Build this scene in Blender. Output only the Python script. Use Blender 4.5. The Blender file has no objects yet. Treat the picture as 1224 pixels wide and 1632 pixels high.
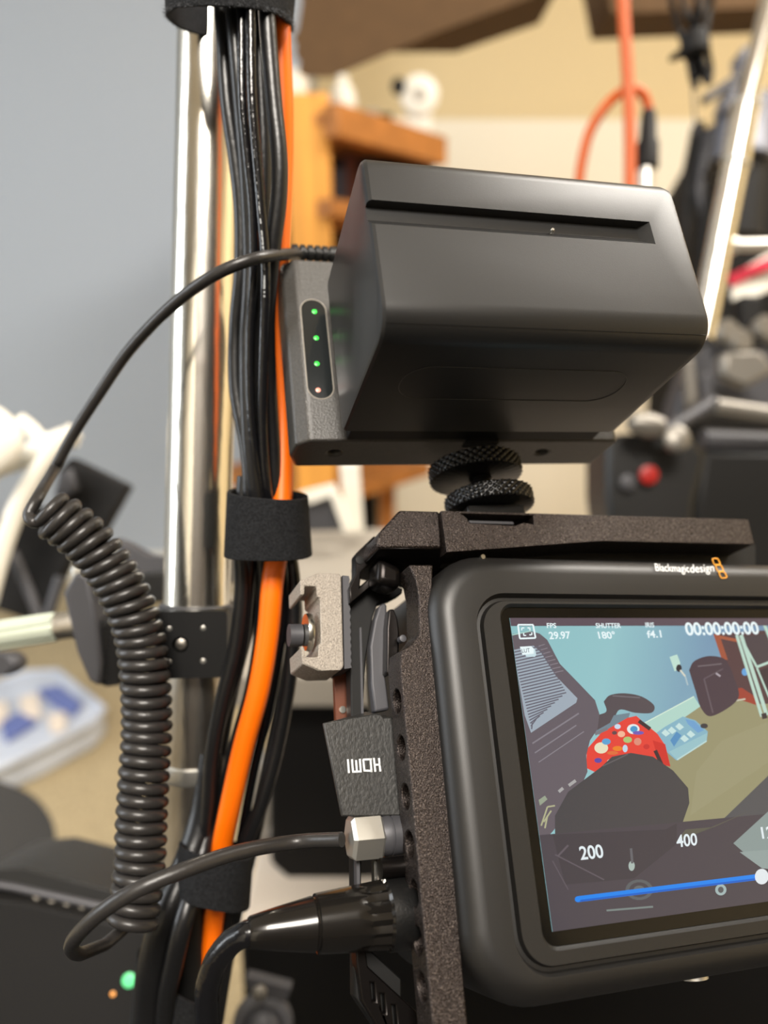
import bpy, bmesh, math, random
from mathutils import Vector, Matrix
from mathutils.geometry import tessellate_polygon
random.seed(7)
SC = bpy.context.scene
COL = SC.collection
R = math.radians

# ------------------------------------------------------------------ camera
F = 1250.0; CX = 612.0; CY = 816.0
PITCH = R(-15); CAMZ = 0.95
cam_d = bpy.data.cameras.new('camera'); cam = bpy.data.objects.new('camera', cam_d)
COL.objects.link(cam); SC.camera = cam
cam.location = (0, 0, CAMZ); cam.rotation_euler = (R(90) + PITCH, 0, 0)
cam_d.sensor_fit = 'HORIZONTAL'; cam_d.sensor_width = 36; cam_d.lens = F / 1224 * 36
cam_d.clip_start = 0.01; cam_d.clip_end = 50
cam_d.dof.use_dof = True; cam_d.dof.focus_distance = 0.166
cam_d.dof.aperture_fstop = cam_d.lens / 3.3
CM = Matrix.Translation((0, 0, CAMZ)) @ Matrix.Rotation(R(90) + PITCH, 4, 'X')

# ------------------------------------------------------------------ world, light, exposure
SC.view_settings.view_transform = 'Standard'; SC.view_settings.look = 'None'
SC.view_settings.gamma = 1; SC.view_settings.use_curve_mapping = False
SC.view_settings.exposure = 0.0
wd = bpy.data.worlds.new('world'); SC.world = wd; wd.use_nodes = True
wd.node_tree.nodes['Background'].inputs[0].default_value = (1.0, 0.9, 0.78, 1)
wd.node_tree.nodes['Background'].inputs[1].default_value = 0.10

def area(name, loc, target, sx, sy, power, col):
    l = bpy.data.lights.new(name, 'AREA'); l.shape = 'RECTANGLE'; l.size = sx; l.size_y = sy
    l.energy = power; l.color = col
    o = bpy.data.objects.new(name, l); COL.objects.link(o); o.location = loc
    o.rotation_euler = (Vector(target) - Vector(loc)).to_track_quat('-Z', 'Y').to_euler()
    return o
area('ceiling_lamp_light', (0.05, -1.0, 2.37), (0.05, -0.99, 0.9), 0.7, 0.8, 88, (1.0, 0.93, 0.84))
area('room_lamp_light', (1.1, 0.9, 2.36), (0.9, 1.8, 0), 0.9, 0.9, 84, (1.0, 0.94, 0.86))
area('cool_side_fill', (-2.35, 0.3, 1.5), (-0.6, 2.2, 1.1), 1.7, 1.5, 56, (0.9, 0.95, 1.0))  # fill added to brighten the blue wall, no window stands here

# ------------------------------------------------------------------ mapping helpers
def W(px, py, d):                      # camera depth d in mm -> world point
    d = d / 1000
    return CM @ Vector(((px - CX) / F * d, -(py - CY) / F * d, -d))
def rayw(px, py):
    a = W(px, py, 1000) - cam.location
    return a
def atY(px, py, Y):
    r = rayw(px, py); return cam.location + r * (Y / r.y)
def atZ(px, py, Z):
    r = rayw(px, py); return cam.location + r * ((Z - CAMZ) / r.z)

class Fr:                              # a local frame, coordinates in mm
    def __init__(s, o, u, v, n=None, cam_space=True):
        u = Vector(u).normalized(); v = Vector(v); v = (v - u * v.dot(u)).normalized(); n = u.cross(v)
        if cam_space:
            rm = CM.to_3x3(); u, v, n = rm @ u, rm @ v, rm @ n
        s.o, s.u, s.v, s.n = Vector(o), u, v, n
    def w(s, a, b, c=0): return s.o + (s.u * a + s.v * b + s.n * c) / 1000
    def px(s, x, y, h=0):
        r = rayw(x, y); base = s.o + s.n * (h / 1000) - cam.location
        t = base.dot(s.n) / r.dot(s.n); p = (cam.location + r * t) - s.o
        return (p.dot(s.u) * 1000, p.dot(s.v) * 1000)
    def wp(s, x, y, h=0):
        a, b = s.px(x, y, h); return s.w(a, b, h)
WF = Fr((0, 0, 0), (1, 0, 0), (0, 1, 0), cam_space=False)
FS = Fr(W(812, 985, 174), (3788, -174, -1250), (-264, 3240, -1250))
FB = Fr(W(612, 521, 141), (4788, 111, -1250), (-757.5, 6390, -2334))

# ------------------------------------------------------------------ materials
def lin(c):
    return tuple(((x / 255) / 12.92 if x / 255 <= 0.04045 else ((x / 255 + 0.055) / 1.055) ** 2.4) for x in c)
def mat(name, rgb, rough=0.5, metal=0.0, bump=0.0, scale=400, var=0.0, spec=0.5, emit=None, trans=0, aniso=None, srgb=True, stretch=None, coat=0, alpha=1, rvar=0):
    m = bpy.data.materials.new(name); m.use_nodes = True
    nt = m.node_tree; b = nt.nodes['Principled BSDF']
    c = lin(rgb) if srgb else rgb
    b.inputs['Base Color'].default_value = (*c, 1)
    b.inputs['Roughness'].default_value = rough; b.inputs['Metallic'].default_value = metal
    b.inputs['Specular IOR Level'].default_value = spec
    b.inputs['Coat Weight'].default_value = coat
    b.inputs['Alpha'].default_value = alpha
    if trans: b.inputs['Transmission Weight'].default_value = trans
    if emit is not None:
        b.inputs['Emission Color'].default_value = (*lin(emit[0]), 1); b.inputs['Emission Strength'].default_value = emit[1]
    if bump or var or rvar:
        tc = nt.nodes.new('ShaderNodeTexCoord'); mp = nt.nodes.new('ShaderNodeMapping')
        nt.links.new(tc.outputs['Object'], mp.inputs[0])
        if stretch: mp.inputs['Scale'].default_value = stretch
        n = nt.nodes.new('ShaderNodeTexNoise'); n.inputs['Scale'].default_value = scale; n.inputs['Detail'].default_value = 4
        nt.links.new(mp.outputs[0], n.inputs['Vector'])
        if bump:
            bp = nt.nodes.new('ShaderNodeBump'); bp.inputs['Strength'].default_value = bump; bp.inputs['Distance'].default_value = 0.6 / scale
            nt.links.new(n.outputs['Fac'], bp.inputs['Height']); nt.links.new(bp.outputs[0], b.inputs['Normal'])
        if rvar:
            mr = nt.nodes.new('ShaderNodeMapRange'); mr.inputs['From Min'].default_value = .3; mr.inputs['From Max'].default_value = .7
            mr.inputs['To Min'].default_value = max(0.02, rough - rvar); mr.inputs['To Max'].default_value = rough + rvar
            nt.links.new(n.outputs['Fac'], mr.inputs[0]); nt.links.new(mr.outputs[0], b.inputs['Roughness'])
        if var:
            r = nt.nodes.new('ShaderNodeValToRGB'); e = r.color_ramp.elements
            e[0].position = 0.35; e[1].position = 0.65
            e[0].color = (*[max(0, x * (1 - var)) for x in c], 1); e[1].color = (*[min(1, x * (1 + var)) for x in c], 1)
            nt.links.new(n.outputs['Fac'], r.inputs[0]); nt.links.new(r.outputs[0], b.inputs['Base Color'])
    return m
M = dict(
    bat=mat('battery_shell', (27, 27, 27), 0.37, bump=.13, scale=5000, var=.12),
    bat_in=mat('battery_groove', (24, 24, 24), 0.5, bump=.2, scale=2500),
    plate=mat('adapter_plastic', (62, 60, 57), 0.4, bump=.5, scale=2200, var=.2),
    ledwin=mat('led_window', (30, 33, 34), 0.12, coat=.5),
    blk=mat('black_plastic', (17, 17, 17), 0.4, bump=.2, scale=1800),
    body=mat('body_plastic', (22, 21, 20), 0.42, bump=.1, scale=5000, var=.15),
    deep=mat('deep_black', (7, 7, 7), 0.55, spec=.3),
    glassb=mat('black_glass', (8, 8, 8), 0.08, spec=.5),
    cage=mat('anodized_brown_black', (56, 49, 47), 0.33, .7, bump=1.0, scale=3400, var=.8, rvar=.12),
    cage2=mat('anodized_satin', (30, 27, 26), 0.3, .8),
    grit=mat('grey_grit', (152, 144, 134), 0.6, .2, bump=1.0, scale=2600, var=.25),
    gritb=mat('grit_side', (66, 52, 48), 0.5, .5, bump=.4, scale=2500),
    brown=mat('brown_reflection_and_pouch', (92, 48, 28), 0.45, .3),
    knurl=mat('knurled_black', (52, 52, 52), 0.28, .85),
    steel=mat('steel', (200, 198, 190), 0.25, 1.0),
    chrome=mat('chrome_tube', (244, 240, 230), 0.2, 1.0, bump=.05, scale=60, stretch=(1, 1, .02)),
    chrome2=mat('worn_steel_tube', (196, 190, 180), 0.34, 1.0, bump=.2, scale=300, stretch=(1, 1, .05)),
    satin2=mat('dull_silver', (128, 124, 117), 0.42, .7),
    satin=mat('satin_silver', (205, 203, 196), 0.38, .9),
    rubber=mat('coil_rubber', (42, 40, 39), 0.36, bump=.12, scale=900),
    cable=mat('black_cable', (20, 20, 21), 0.34, bump=.1, scale=700),
    cable_gloss=mat('glossy_black_cable', (16, 16, 18), 0.16, bump=.15, scale=500),
    print=mat('cable_print', (165, 168, 170), 0.5),
    orange=mat('orange_cable', (250, 112, 0), 0.42),
    orange2=mat('orange_cable_back', (190, 84, 22), 0.5),
    velcro=mat('hook_loop_fabric', (26, 27, 29), 0.9, bump=1.0, scale=1800, var=.5, spec=.2),
    fuzz=mat('fabric_fuzz', (86, 88, 92), 0.8),
    leather=mat('plug_shell', (40, 40, 39), 0.48, bump=.35, scale=1600, var=.35, stretch=(1, 1, .35)),
    white=mat('white_print', (225, 228, 230), 0.5),
    amber=mat('orange_print', (240, 165, 40), 0.5),
    xlr=mat('gloss_plug', (26, 24, 22), 0.2, .35, coat=.3),
    green=mat('green_led', (40, 200, 60), 0.3, emit=((60, 235, 70), 1.0)),
    red=mat('red_led', (230, 140, 120), 0.3, emit=((240, 160, 140), .6)),
    greenb=mat('green_indicator', (90, 200, 130), 0.4, emit=((100, 215, 140), .75)),
    amberb=mat('amber_indicator', (200, 130, 60), 0.4, emit=((215, 150, 80), 1.2)),
    blue_wall=mat('blue_grey_paint', (172, 180, 190), 0.85, bump=.1, scale=200),
    cream_wall=mat('cream_paint', (222, 202, 160), 0.9, bump=.1, scale=200),
    dark_wall=mat('dark_for_reflections', (74, 70, 68), 0.9, bump=.1, scale=200),
    ceil=mat('ceiling_paint', (215, 208, 195), 0.9),
    board=mat('white_board', (224, 216, 198), 0.7),
    carpet=mat('carpet', (176, 160, 128), 1.0, bump=.8, scale=260, var=.25, spec=.1),
    wood=mat('pine_wood', (226, 158, 68), 0.6, bump=.1, scale=30, var=.15, stretch=(1, 1, .1)),
    wood_dark=mat('shelf_wood', (172, 110, 50), 0.6, var=.15, scale=20),
    card=mat('cardboard', (88, 64, 37), 0.9, var=.06, scale=40),
    dark=mat('matte_black', (11, 10, 10), 0.65, spec=.3),
    charcoal=mat('charcoal_fabric', (62, 61, 60), 0.95, spec=.2),
    grey=mat('desk_grey', (160, 153, 142), 0.6),
    greyd=mat('dark_grey_metal', (70, 70, 74), 0.5, .3),
    greym=mat('lamp_grey', (120, 122, 132), 0.5, .2),
    white_pl=mat('white_plastic', (232, 228, 216), 0.4),
    paleg=mat('pale_green_metal', (196, 204, 188), 0.35, .3),
    redp=mat('red_plastic', (150, 24, 18), 0.4),
    pink=mat('red_fabric', (210, 45, 70), 0.8),
    clearp=mat('clear_plastic', (190, 198, 212), 0.35, var=.1, scale=12),
    bluep=mat('blue_packet', (98, 112, 170), 0.5),
    paper=mat('paper', (226, 214, 200), 0.8),
)

_cr = [n for n in M['cage'].node_tree.nodes if n.bl_idname == 'ShaderNodeValToRGB'][0].color_ramp.elements   # lighter flecks painted into the colour for the metal's sparkle
_cr[0].position = .52; _cr[1].position = .74; _cr[0].color = (*lin((44, 38, 36)), 1); _cr[1].color = (*lin((108, 98, 92)), 1)

# ------------------------------------------------------------------ mesh builder (everything in world metres until settle())
class MB:
    def __init__(s): s.v = []; s.f = []; s.sm = []
    def add(s, vs, fs, sm=True):
        k = len(s.v); s.v += [tuple(v) for v in vs]; s.f += [tuple(i + k for i in f) for f in fs]; s.sm += [sm] * len(fs)
        return s
    def prism(s, pts, z0, z1, fr, holes=()):
        loops = [list(pts)] + [list(h) for h in holes]
        flat = [p for l in loops for p in l]; n = len(flat)
        tris = tessellate_polygon([[Vector((p[0], p[1], 0)) for p in l] for l in loops])
        vs = [fr.w(p[0], p[1], z1) for p in flat] + [fr.w(p[0], p[1], z0) for p in flat]
        fs = [t for t in tris] + [(t[2] + n, t[1] + n, t[0] + n) for t in tris]
        k = 0
        for l in loops:
            m = len(l)
            for i in range(m):
                a, b = k + i, k + (i + 1) % m; fs.append((a, b, b + n, a + n))
            k += m
        return s.add(vs, fs)
    def box(s, a, b, fr=WF):
        x0, y0, z0 = a; x1, y1, z1 = b
        return s.prism([(x0, y0), (x1, y0), (x1, y1), (x0, y1)], z0, z1, fr)
    def rings(s, rings, close=False, caps=True):
        n = len(rings[0]); vs = [p for r in rings for p in r]; fs = []
        m = len(rings)
        for i in range(m if close else m - 1):
            for j in range(n):
                a = i * n + j; b = i * n + (j + 1) % n; c = ((i + 1) % m) * n + (j + 1) % n; d = ((i + 1) % m) * n + j
                fs.append((a, b, c, d))
        if caps and not close:
            fs.append(tuple(range(n - 1, -1, -1))); fs.append(tuple(range((m - 1) * n, m * n)))
        return s.add(vs, fs)
    def tube(s, pts, r, seg=12, caps=True, flat=1.0):
        pts = [Vector(p) for p in pts]; rs = r if isinstance(r, (list, tuple)) else [r] * len(pts)
        t0 = (pts[1] - pts[0]).normalized(); up = Vector((0, 0, 1)) if abs(t0.z) < .9 else Vector((1, 0, 0))
        nx = (up - t0 * up.dot(t0)).normalized(); rings = []
        for i, p in enumerate(pts):
            t = (pts[min(i + 1, len(pts) - 1)] - pts[max(i - 1, 0)]).normalized()
            nx = (nx - t * nx.dot(t)).normalized(); ny = t.cross(nx)
            rings.append([p + (nx * math.cos(2 * math.pi * k / seg) + ny * math.sin(2 * math.pi * k / seg) * flat) * rs[i] for k in range(seg)])
        return s.rings(rings, caps=caps)
    def lathe(s, o, ax, prof, seg=32, fn=None):       # prof: (t along axis, radius) in mm, o world, ax direction
        ax = Vector(ax).normalized(); up = Vector((0, 0, 1)) if abs(ax.z) < .8 else Vector((1, 0, 0))
        e1 = (up - ax * up.dot(ax)).normalized(); e2 = ax.cross(e1); rings = []
        for t, r in prof:
            rg = []
            for k in range(seg):
                a = 2 * math.pi * k / seg; rr = r * (fn(a, t, r) if fn else 1)
                rg.append(Vector(o) + ax * t / 1000 + (e1 * math.cos(a) + e2 * math.sin(a)) * rr / 1000)
            rings.append(rg)
        return s.rings(rings)
    def build(s, name, m, parent=None, bevel=0, seg=2, smooth=40):
        me = bpy.data.meshes.new(name); me.from_pydata(s.v, [], s.f); me.materials.append(m)
        bm = bmesh.new(); bm.from_mesh(me); bmesh.ops.remove_doubles(bm, verts=bm.verts, dist=1e-7)
        bmesh.ops.recalc_face_normals(bm, faces=bm.faces); bm.to_mesh(me); bm.free()
        o = bpy.data.objects.new(name, me); COL.objects.link(o); o.parent = parent
        for p in me.polygons: p.use_smooth = True
        me.set_sharp_from_angle(angle=R(smooth))
        if bevel:
            b = o.modifiers.new('bevel', 'BEVEL'); b.width = bevel / 1000; b.segments = seg; b.limit_method = 'ANGLE'; b.angle_limit = R(35)
        return o

def bake(o):                                          # evaluate modifiers into the mesh
    dg = bpy.context.evaluated_depsgraph_get(); me = bpy.data.meshes.new_from_object(o.evaluated_get(dg))
    old = o.data; o.modifiers.clear(); o.data = me; bpy.data.meshes.remove(old); return o
def cut(o, mb, smooth=35):
    c = mb.build('cutter', o.data.materials[0]); b = o.modifiers.new('b', 'BOOLEAN'); b.object = c; b.operation = 'DIFFERENCE'; b.solver = 'EXACT'
    bake(o); bpy.data.objects.remove(c)
    for p in o.data.polygons: p.use_smooth = True
    o.data.set_sharp_from_angle(angle=R(smooth)); return o
def bevel(o, w, seg=2):
    b = o.modifiers.new('bevel', 'BEVEL'); b.width = w / 1000; b.segments = seg; b.limit_method = 'ANGLE'; b.angle_limit = R(30)

def thing(name, label, cat, group=None):
    o = bpy.data.objects.new(name, None); COL.objects.link(o); o.empty_display_size = .01
    o['label'] = label; o['category'] = cat
    if group: o['group'] = group
    return o
def tag(o, label, cat, group=None, kind=None):
    if label: o['label'] = label; o['category'] = cat
    if group: o['group'] = group
    if kind: o['kind'] = kind
    return o
def struct(o): o['kind'] = 'structure'; return o
def settle():
    for o in list(COL.objects):
        if o.parent or o.type not in ('MESH', 'EMPTY'): continue
        ms = [c for c in [o] + list(o.children_recursive) if c.type == 'MESH']
        pts = [v.co for m in ms for v in m.data.vertices]
        if not pts: continue
        lo = [min(p[i] for p in pts) for i in range(3)]; hi = [max(p[i] for p in pts) for i in range(3)]
        base = Vector(((lo[0] + hi[0]) / 2, (lo[1] + hi[1]) / 2, lo[2])); T = Matrix.Translation(-base)
        for m in ms: m.data.transform(T)
        o.location = base

def crom(pts, n=8):                                   # Catmull-Rom through Vectors
    P = [Vector(p) for p in pts]; P = [P[0] * 2 - P[1]] + P + [P[-1] * 2 - P[-2]]; out = []
    for i in range(1, len(P) - 2):
        a, b, c, d = P[i - 1:i + 3]
        for k in range(n):
            t = k / n; out.append(0.5 * ((2 * b) + (c - a) * t + (2 * a - 5 * b + 4 * c - d) * t * t + (-a + 3 * b - 3 * c + d) * t ** 3))
    out.append(P[-2]); return out
def path(l, n=8): return crom([W(*p) for p in l], n)
def rrect(x0, y0, x1, y1, r, n=6):
    if not isinstance(r, (list, tuple)): r = [r] * 4
    out = []
    for (cx, cy, a, q) in ((x1, y1, 0, r[0]), (x0, y1, 90, r[1]), (x0, y0, 180, r[2]), (x1, y0, 270, r[3])):
        sx = -1 if cx == x1 else 1; sy = -1 if cy == y1 else 1
        for k in range(n + 1):
            t = R(a + 90 * k / n); out.append((cx + sx * q + math.cos(t) * q, cy + sy * q + math.sin(t) * q))
    return out
def poly(fr, pts, h): return [fr.px(x, y, h) for x, y in pts]
def text(s, fr, p0, p1, p2, h, m, parent, name='lettering', thick=.03, bold=0.0):
    """p0 lower-left, p1 lower-right, p2 upper-left of the text box, in picture coordinates on the plane h"""
    c = bpy.data.curves.new('t', 'FONT'); c.body = s; c.offset = bold
    o = bpy.data.objects.new('t', c); COL.objects.link(o)
    dg = bpy.context.evaluated_depsgraph_get(); me = bpy.data.meshes.new_from_object(o.evaluated_get(dg))
    bpy.data.objects.remove(o)
    xs = [v.co.x for v in me.vertices]; ys = [v.co.y for v in me.vertices]
    x0, x1, y0, y1 = min(xs), max(xs), min(ys), max(ys)
    a, b, d = (Vector(fr.px(*q, h)) for q in (p0, p1, p2)); ex = b - a; ey = d - a
    vs = []
    for v in me.vertices:
        q = a + ex * ((v.co.x - x0) / (x1 - x0)) + ey * ((v.co.y - y0) / (y1 - y0)); vs.append(fr.w(q.x, q.y, h))
    fs = [tuple(p.vertices) for p in me.polygons]
    bpy.data.meshes.remove(me)
    if m is None: return vs, fs
    o = MB().add(vs, fs, False).build(name, m, parent)
    return o

# ================================================================== THE ROOM
YB = 3.0; YL = 2.6; XC = -0.235
struct(MB().box((-2500, -1600, -60), (2100, 3100, 0)).build('floor', M['carpet']))
struct(MB().box((-2500, -1600, 2420), (2100, 3100, 2480)).build('ceiling', M['ceil']))
struct(MB().box((XC * 1000, YB * 1000, 0), (2100, YB * 1000 + 100, 2420)).build('wall_back', M['cream_wall']))
struct(MB().prism([(-2500, YL * 1000), (XC * 1000, YL * 1000), (XC * 1000, YB * 1000 + 100), (-2500, YB * 1000 + 100)], 0, 2420, WF).build('wall_left', M['blue_wall']))
struct(MB().box((-2600, -1600, 0), (-2500, 3100, 2420)).build('wall_side', M['blue_wall']))
struct(MB().box((2100, -1600, 0), (2200, 3100, 2420)).build('wall_right', M['cream_wall']))
struct(MB().box((-2600, -1700, 0), (2200, -1600, 2420)).build('wall_front', M['dark_wall']))  # unseen wall, colour darkened to keep reflections and undersides of the rig dark
struct(MB().box((-2500, YL * 1000 - 14, 0), (XC * 1000, YL * 1000, 110)).build('baseboard_left', M['white_pl'], bevel=4))
struct(MB().box((-1950, -1600, 0), (-450, -1560, 2080)).build('pole_reflection_panel', M['white_pl'], bevel=6))  # white panel added out of view for the chrome pole to reflect
struct(MB().box((XC * 1000, YB * 1000 - 14, 0), (2100, YB * 1000, 110)).build('baseboard_back', M['white_pl'], bevel=4))

def FYf(Y): return Fr((0, Y, 0), (1, 0, 0), (0, 0, 1), cam_space=False)
def ypts(pts, Y): return [(atY(x, y, Y).x * 1000, atY(x, y, Y).z * 1000) for x, y in pts]
def fpoly(mb, pts, Y, dep, holes=()): return mb.prism(ypts(pts, Y), -dep * 1000, 0, FYf(Y), [ypts(h, Y) for h in holes])
def fbox(mb, x0, y0, x1, y1, Y, dep): return fpoly(mb, [(x0, y0), (x1, y0), (x1, y1), (x0, y1)], Y, dep)
def cpoly(mb, pts, d, dep):           # plate whose face is square to the view, d and dep in mm
    fr = Fr(W(CX, CY, d), (1, 0, 0), (0, 1, 0)); return mb.prism([fr.px(x, y, 0) for x, y in pts], -dep, 0, fr)
def slab(p, q, half, z0, z1):         # level bar between two points seen from above
    p = Vector((p.x, p.y)); q = Vector((q.x, q.y)); d = (q - p).normalized(); n = Vector((-d.y, d.x)) * half
    pts = [p + n, p - n, q - n, q + n]
    return MB().prism([(v.x * 1000, v.y * 1000) for v in pts], z0 * 1000, z1 * 1000, WF)

# white board standing on the back wall
b_ = MB(); fbox(b_, 618, 190, 1118, 1000, 2.7, .02); o = b_.build('white_board', M['board'], bevel=2); tag(o, 'large off-white board leaning upright behind the battery', 'board')

# ---- wooden shelf
t = thing('wooden_shelf', 'honey-coloured pine shelf rack standing in the corner behind the battery', 'shelf')
Y0s = 1.75
a = atY(455, 147, Y0s); b = atY(523, 147, Y0s); zt = a.z
MB().box((a.x * 1000, Y0s * 1000, 0), (b.x * 1000, Y0s * 1000 + 85, zt * 1000)).build('post', M['wood'], t, bevel=4)
p0 = atZ(526, 164, zt - .025); p1 = atZ(702, 220, zt - .025)
slab(p0, p1, .02, zt - .088, zt - .025).build('top_rail', M['wood_dark'], t, bevel=3)
back = (p1 - p0); side_ = Vector((-back.y, back.x, 0)).normalized()
pa = Vector((a.x - .05, Y0s + .03, 0)); slab(pa, Vector((a.x, Y0s + .03, 0)), .02, zt - .075, zt - .005).build('front_rail', M['wood'], t, bevel=3)
q4 = [p0, p1, p1 + side_ * .42, p0 + side_ * .42]
for z_, nm in ((zt - .06, 'top_shelf'), (atZ(545, 330, 0).z, None)):
    if nm: MB().prism([(v.x * 1000, v.y * 1000) for v in q4], z_ * 1000, (z_ + .02) * 1000, WF).build(nm, M['wood_dark'], t, bevel=2)
zm = atY(525, 318, Y0s).z
for z_ in (zm, zm - .62):
    MB().prism([(v.x * 1000, v.y * 1000) for v in (p0, p0.lerp(p1, .95), p0.lerp(p1, .95) + side_ * .42, p0 + side_ * .42)], (z_ - .035) * 1000, z_ * 1000, WF).build('shelf_board', M['wood_dark'], t, bevel=2)
c = atY(604, 800, 2.05); d_ = atY(630, 800, 2.05)
MB().box((c.x * 1000, 2050, 0), (d_.x * 1000, 2100, (zt - .1) * 1000)).build('post', M['wood_dark'], t, bevel=3)
cpoly(MB(), [(498, 328), (511, 328), (511, 352), (498, 352)], 1795, 4).build('red_tab', M['redp'], t, bevel=1)
for (x0, y0, x1, y1, lab, m_) in ((436, 205, 690, 318, 'black equipment bag on the upper bay of the wooden shelf', 'dark'), (432, 352, 690, 560, 'black case filling the middle bay of the wooden shelf', 'deep'), (452, 700, 600, 880, 'dark box low in the wooden shelf, just above the grey desk', 'dark')):
    mb = MB(); fbox(mb, x0, y0, x1, y1, 2.12, .3); tag(mb.build('equipment_case', M[m_], bevel=12), lab, 'case')
for (x, y, rx, m_, lab) in ((560, 250, 16, 'pink', 'small dull red pouch among dark gear on the wooden shelf'), (540, 275, 22, 'greym', 'small grey gadget among dark gear on the wooden shelf')):
    pc = atY(x, y, 1.98); MB().box((pc.x * 1000 - rx * 1.0, 1980, pc.z * 1000 - 22), (pc.x * 1000 + rx * 1.0, 2030, pc.z * 1000 + 22)).build
    o = MB().box((pc.x * 1000 - rx, 1980, zm * 1000), (pc.x * 1000 + rx, 2030, pc.z * 1000 + 12)).build('pouch' if m_ == 'pink' else 'gadget', M['greyd' if m_ != 'pink' else 'brown'], bevel=6); tag(o, lab, 'gear')
# items on the shelf
zs = zt - .03
def on_shelf(x, k): v = p0.lerp(p1, k) + side_ * .1; return v
pc = atY(547, 160, 1.9)
t = thing('white_bottle', 'white rounded bottle on the left of the wooden shelf top', 'bottle')
MB().lathe((pc.x, 1.9, zt - .04), (0, 0, 1), [(0, 20), (0, 27), (5, 29), (60, 29), (80, 24), (92, 14)], 28).build('bottle_body', M['white_pl'], t)
MB().lathe((pc.x, 1.9, zt + .052), (0, 0, 1), [(0, 13), (14, 13), (16, 10)], 20).build('cap', M['white_pl'], t)
pc = atY(668, 168, 2.12)
t = thing('round_desk_clock', 'white round clock-like disc with a black knob on the shelf end', 'clock')
MB().lathe((pc.x, 2.12, pc.z + .02), (0, -1, 0), [(0, 10), (0, 46), (18, 46), (22, 40), (20, 10)], 36).build('clock_case', M['white_pl'], t)
MB().lathe((pc.x, 2.098, pc.z + .02), (0, -1, 0), [(0, 3), (0, 14), (3, 14), (3, 2)], 20).build('centre_ring', M['grey'], t)
o = MB().box((pc.x * 1000 - 30, 2112, (zt - .04) * 1000), (pc.x * 1000 + 30, 2140, pc.z * 1000 - 20)).build('base', M['white_pl'], t, bevel=3)
MB().lathe((pc.x - .052, 2.10, pc.z + .035), (0, -1, 0), [(0, 4), (0, 17), (22, 17), (24, 10)], 20).build('black_knob', M['dark'], t)
pc = atY(463, 140, 1.72); o = MB().lathe((pc.x, 1.8, zt), (0, 0, 1), [(0, 20), (0, 26), (48, 30), (48, 27), (4, 22)], 24).build('cup', M['white_pl']); tag(o, 'white cup at the left end of the wooden shelf beside the orange cable', 'cup')
for i, (x, y, m_, lab) in enumerate(((590, 186, 'grey', 'small beige box near the white bottle on the shelf top'), (612, 192, 'dark', 'small dark box in the middle of the clutter on the shelf top'), (634, 200, 'paper', 'small pale box beside the round white disc on the shelf top'))):
    pc = atY(x, y, 2.0); o = MB().box((pc.x * 1000 - 20, 1980, (zt - .04) * 1000), (pc.x * 1000 + 20, 2040, pc.z * 1000 + 12)).build('small_box', M[m_], bevel=3); tag(o, lab, 'box')

# ---- cardboard overhead
mb = MB(); fpoly(mb, [(486, -90), (480, 10), (474, 48), (466, 60), (472, 72), (470, 86), (478, 98), (476, 116), (488, 122), (528, 122), (562, 108), (700, 50), (850, -6), (930, -90)], 1.15, .004)
t = thing('cardboard_box', 'brown cardboard box flap with a torn left edge, hanging in at the top', 'box')
mb.build('torn_flap', M['card'], t)
mb = MB(); fpoly(mb, [(500, -90), (496, -30), (760, -30), (930, -90)], 1.155, .3); mb.build('box_side', M['card'], t)
mb = MB(); fpoly(mb, [(960, -60), (1340, -60), (1340, 6), (1224, 12), (975, 22)], 1.3, .12); o = mb.build('wooden_beam', M['card'], bevel=2); tag(o, 'brown board running along the top right edge of the photo', 'board')

# ---- orange cable hanging on the right
t = thing('orange_hanging_cable', 'orange cable hanging with a small loop and black plug, against the cream wall', 'cable')
MB().tube(path([(990, -500, 560), (992, -60, 560), (994, 20, 560), (999, 100, 560), (1003, 180, 560), (1004, 250, 560), (1003, 330, 560), (1000, 420, 560)], 8), .0043, 14).build('cable_core', M['orange2'], t, smooth=80)
MB().tube(path([(922, 300, 570), (927, 260, 568), (940, 210, 566), (965, 170, 564), (992, 146, 570), (1012, 142, 574), (1026, 152, 576), (1033, 172, 578), (1034, 190, 578)], 8), .0037, 14).build('loop', M['orange2'], t, smooth=80)
o0 = W(1034, 176, 578); MB().lathe(o0, W(1030, 300, 578) - o0, [(0, 4), (2, 5.2), (22, 6.4), (24, 8), (42, 8.4), (44, 6.6)], 24).build('black_plug', M['dark'], t)
o0 = W(1030, 262, 578); MB().lathe(o0, W(1029, 320, 578) - o0, [(0, 6), (22, 6)], 20).build('plug_tip', M['satin'], t)

# ---- black cord bundle
t = thing('black_cord_bundle', 'tangled black cord tied in the middle, hanging from the top right', 'cord')
for k, l in enumerate(([(1068, -400), (1068, -40), (1076, 20), (1086, 60), (1100, 90), (1106, 120), (1110, 138), (1102, 120), (1098, 90)],
          [(1086, -400), (1086, -40), (1094, 20), (1104, 44), (1112, 70), (1120, 100), (1132, 128), (1124, 118), (1118, 90)],
          [(1110, -400), (1110, -40), (1108, 20), (1114, 44), (1108, 76), (1090, 86), (1070, 94), (1092, 78), (1112, 66)],
          [(1136, -400), (1136, -40), (1132, 10), (1126, 44), (1128, 80), (1133, 110), (1128, 132), (1118, 112), (1120, 80)],
          [(1124, -400), (1124, -40), (1118, 16), (1106, 50), (1096, 76), (1100, 110), (1106, 134), (1112, 120), (1110, 90)])):
    MB().tube(path([(x, y, 640 + 6 * ((k + i) % 3)) for i, (x, y) in enumerate(l)], 6), .0024, 10).build('cord_strand', M['dark'], t, smooth=80)
c0 = W(1106, 52, 640); MB().lathe(c0, W(1109, 96, 640) - c0, [(0, 6), (1, 10), (9, 11.5), (17, 11), (20, 7)], 20).build('cord_tie', M['dark'], t)
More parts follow.
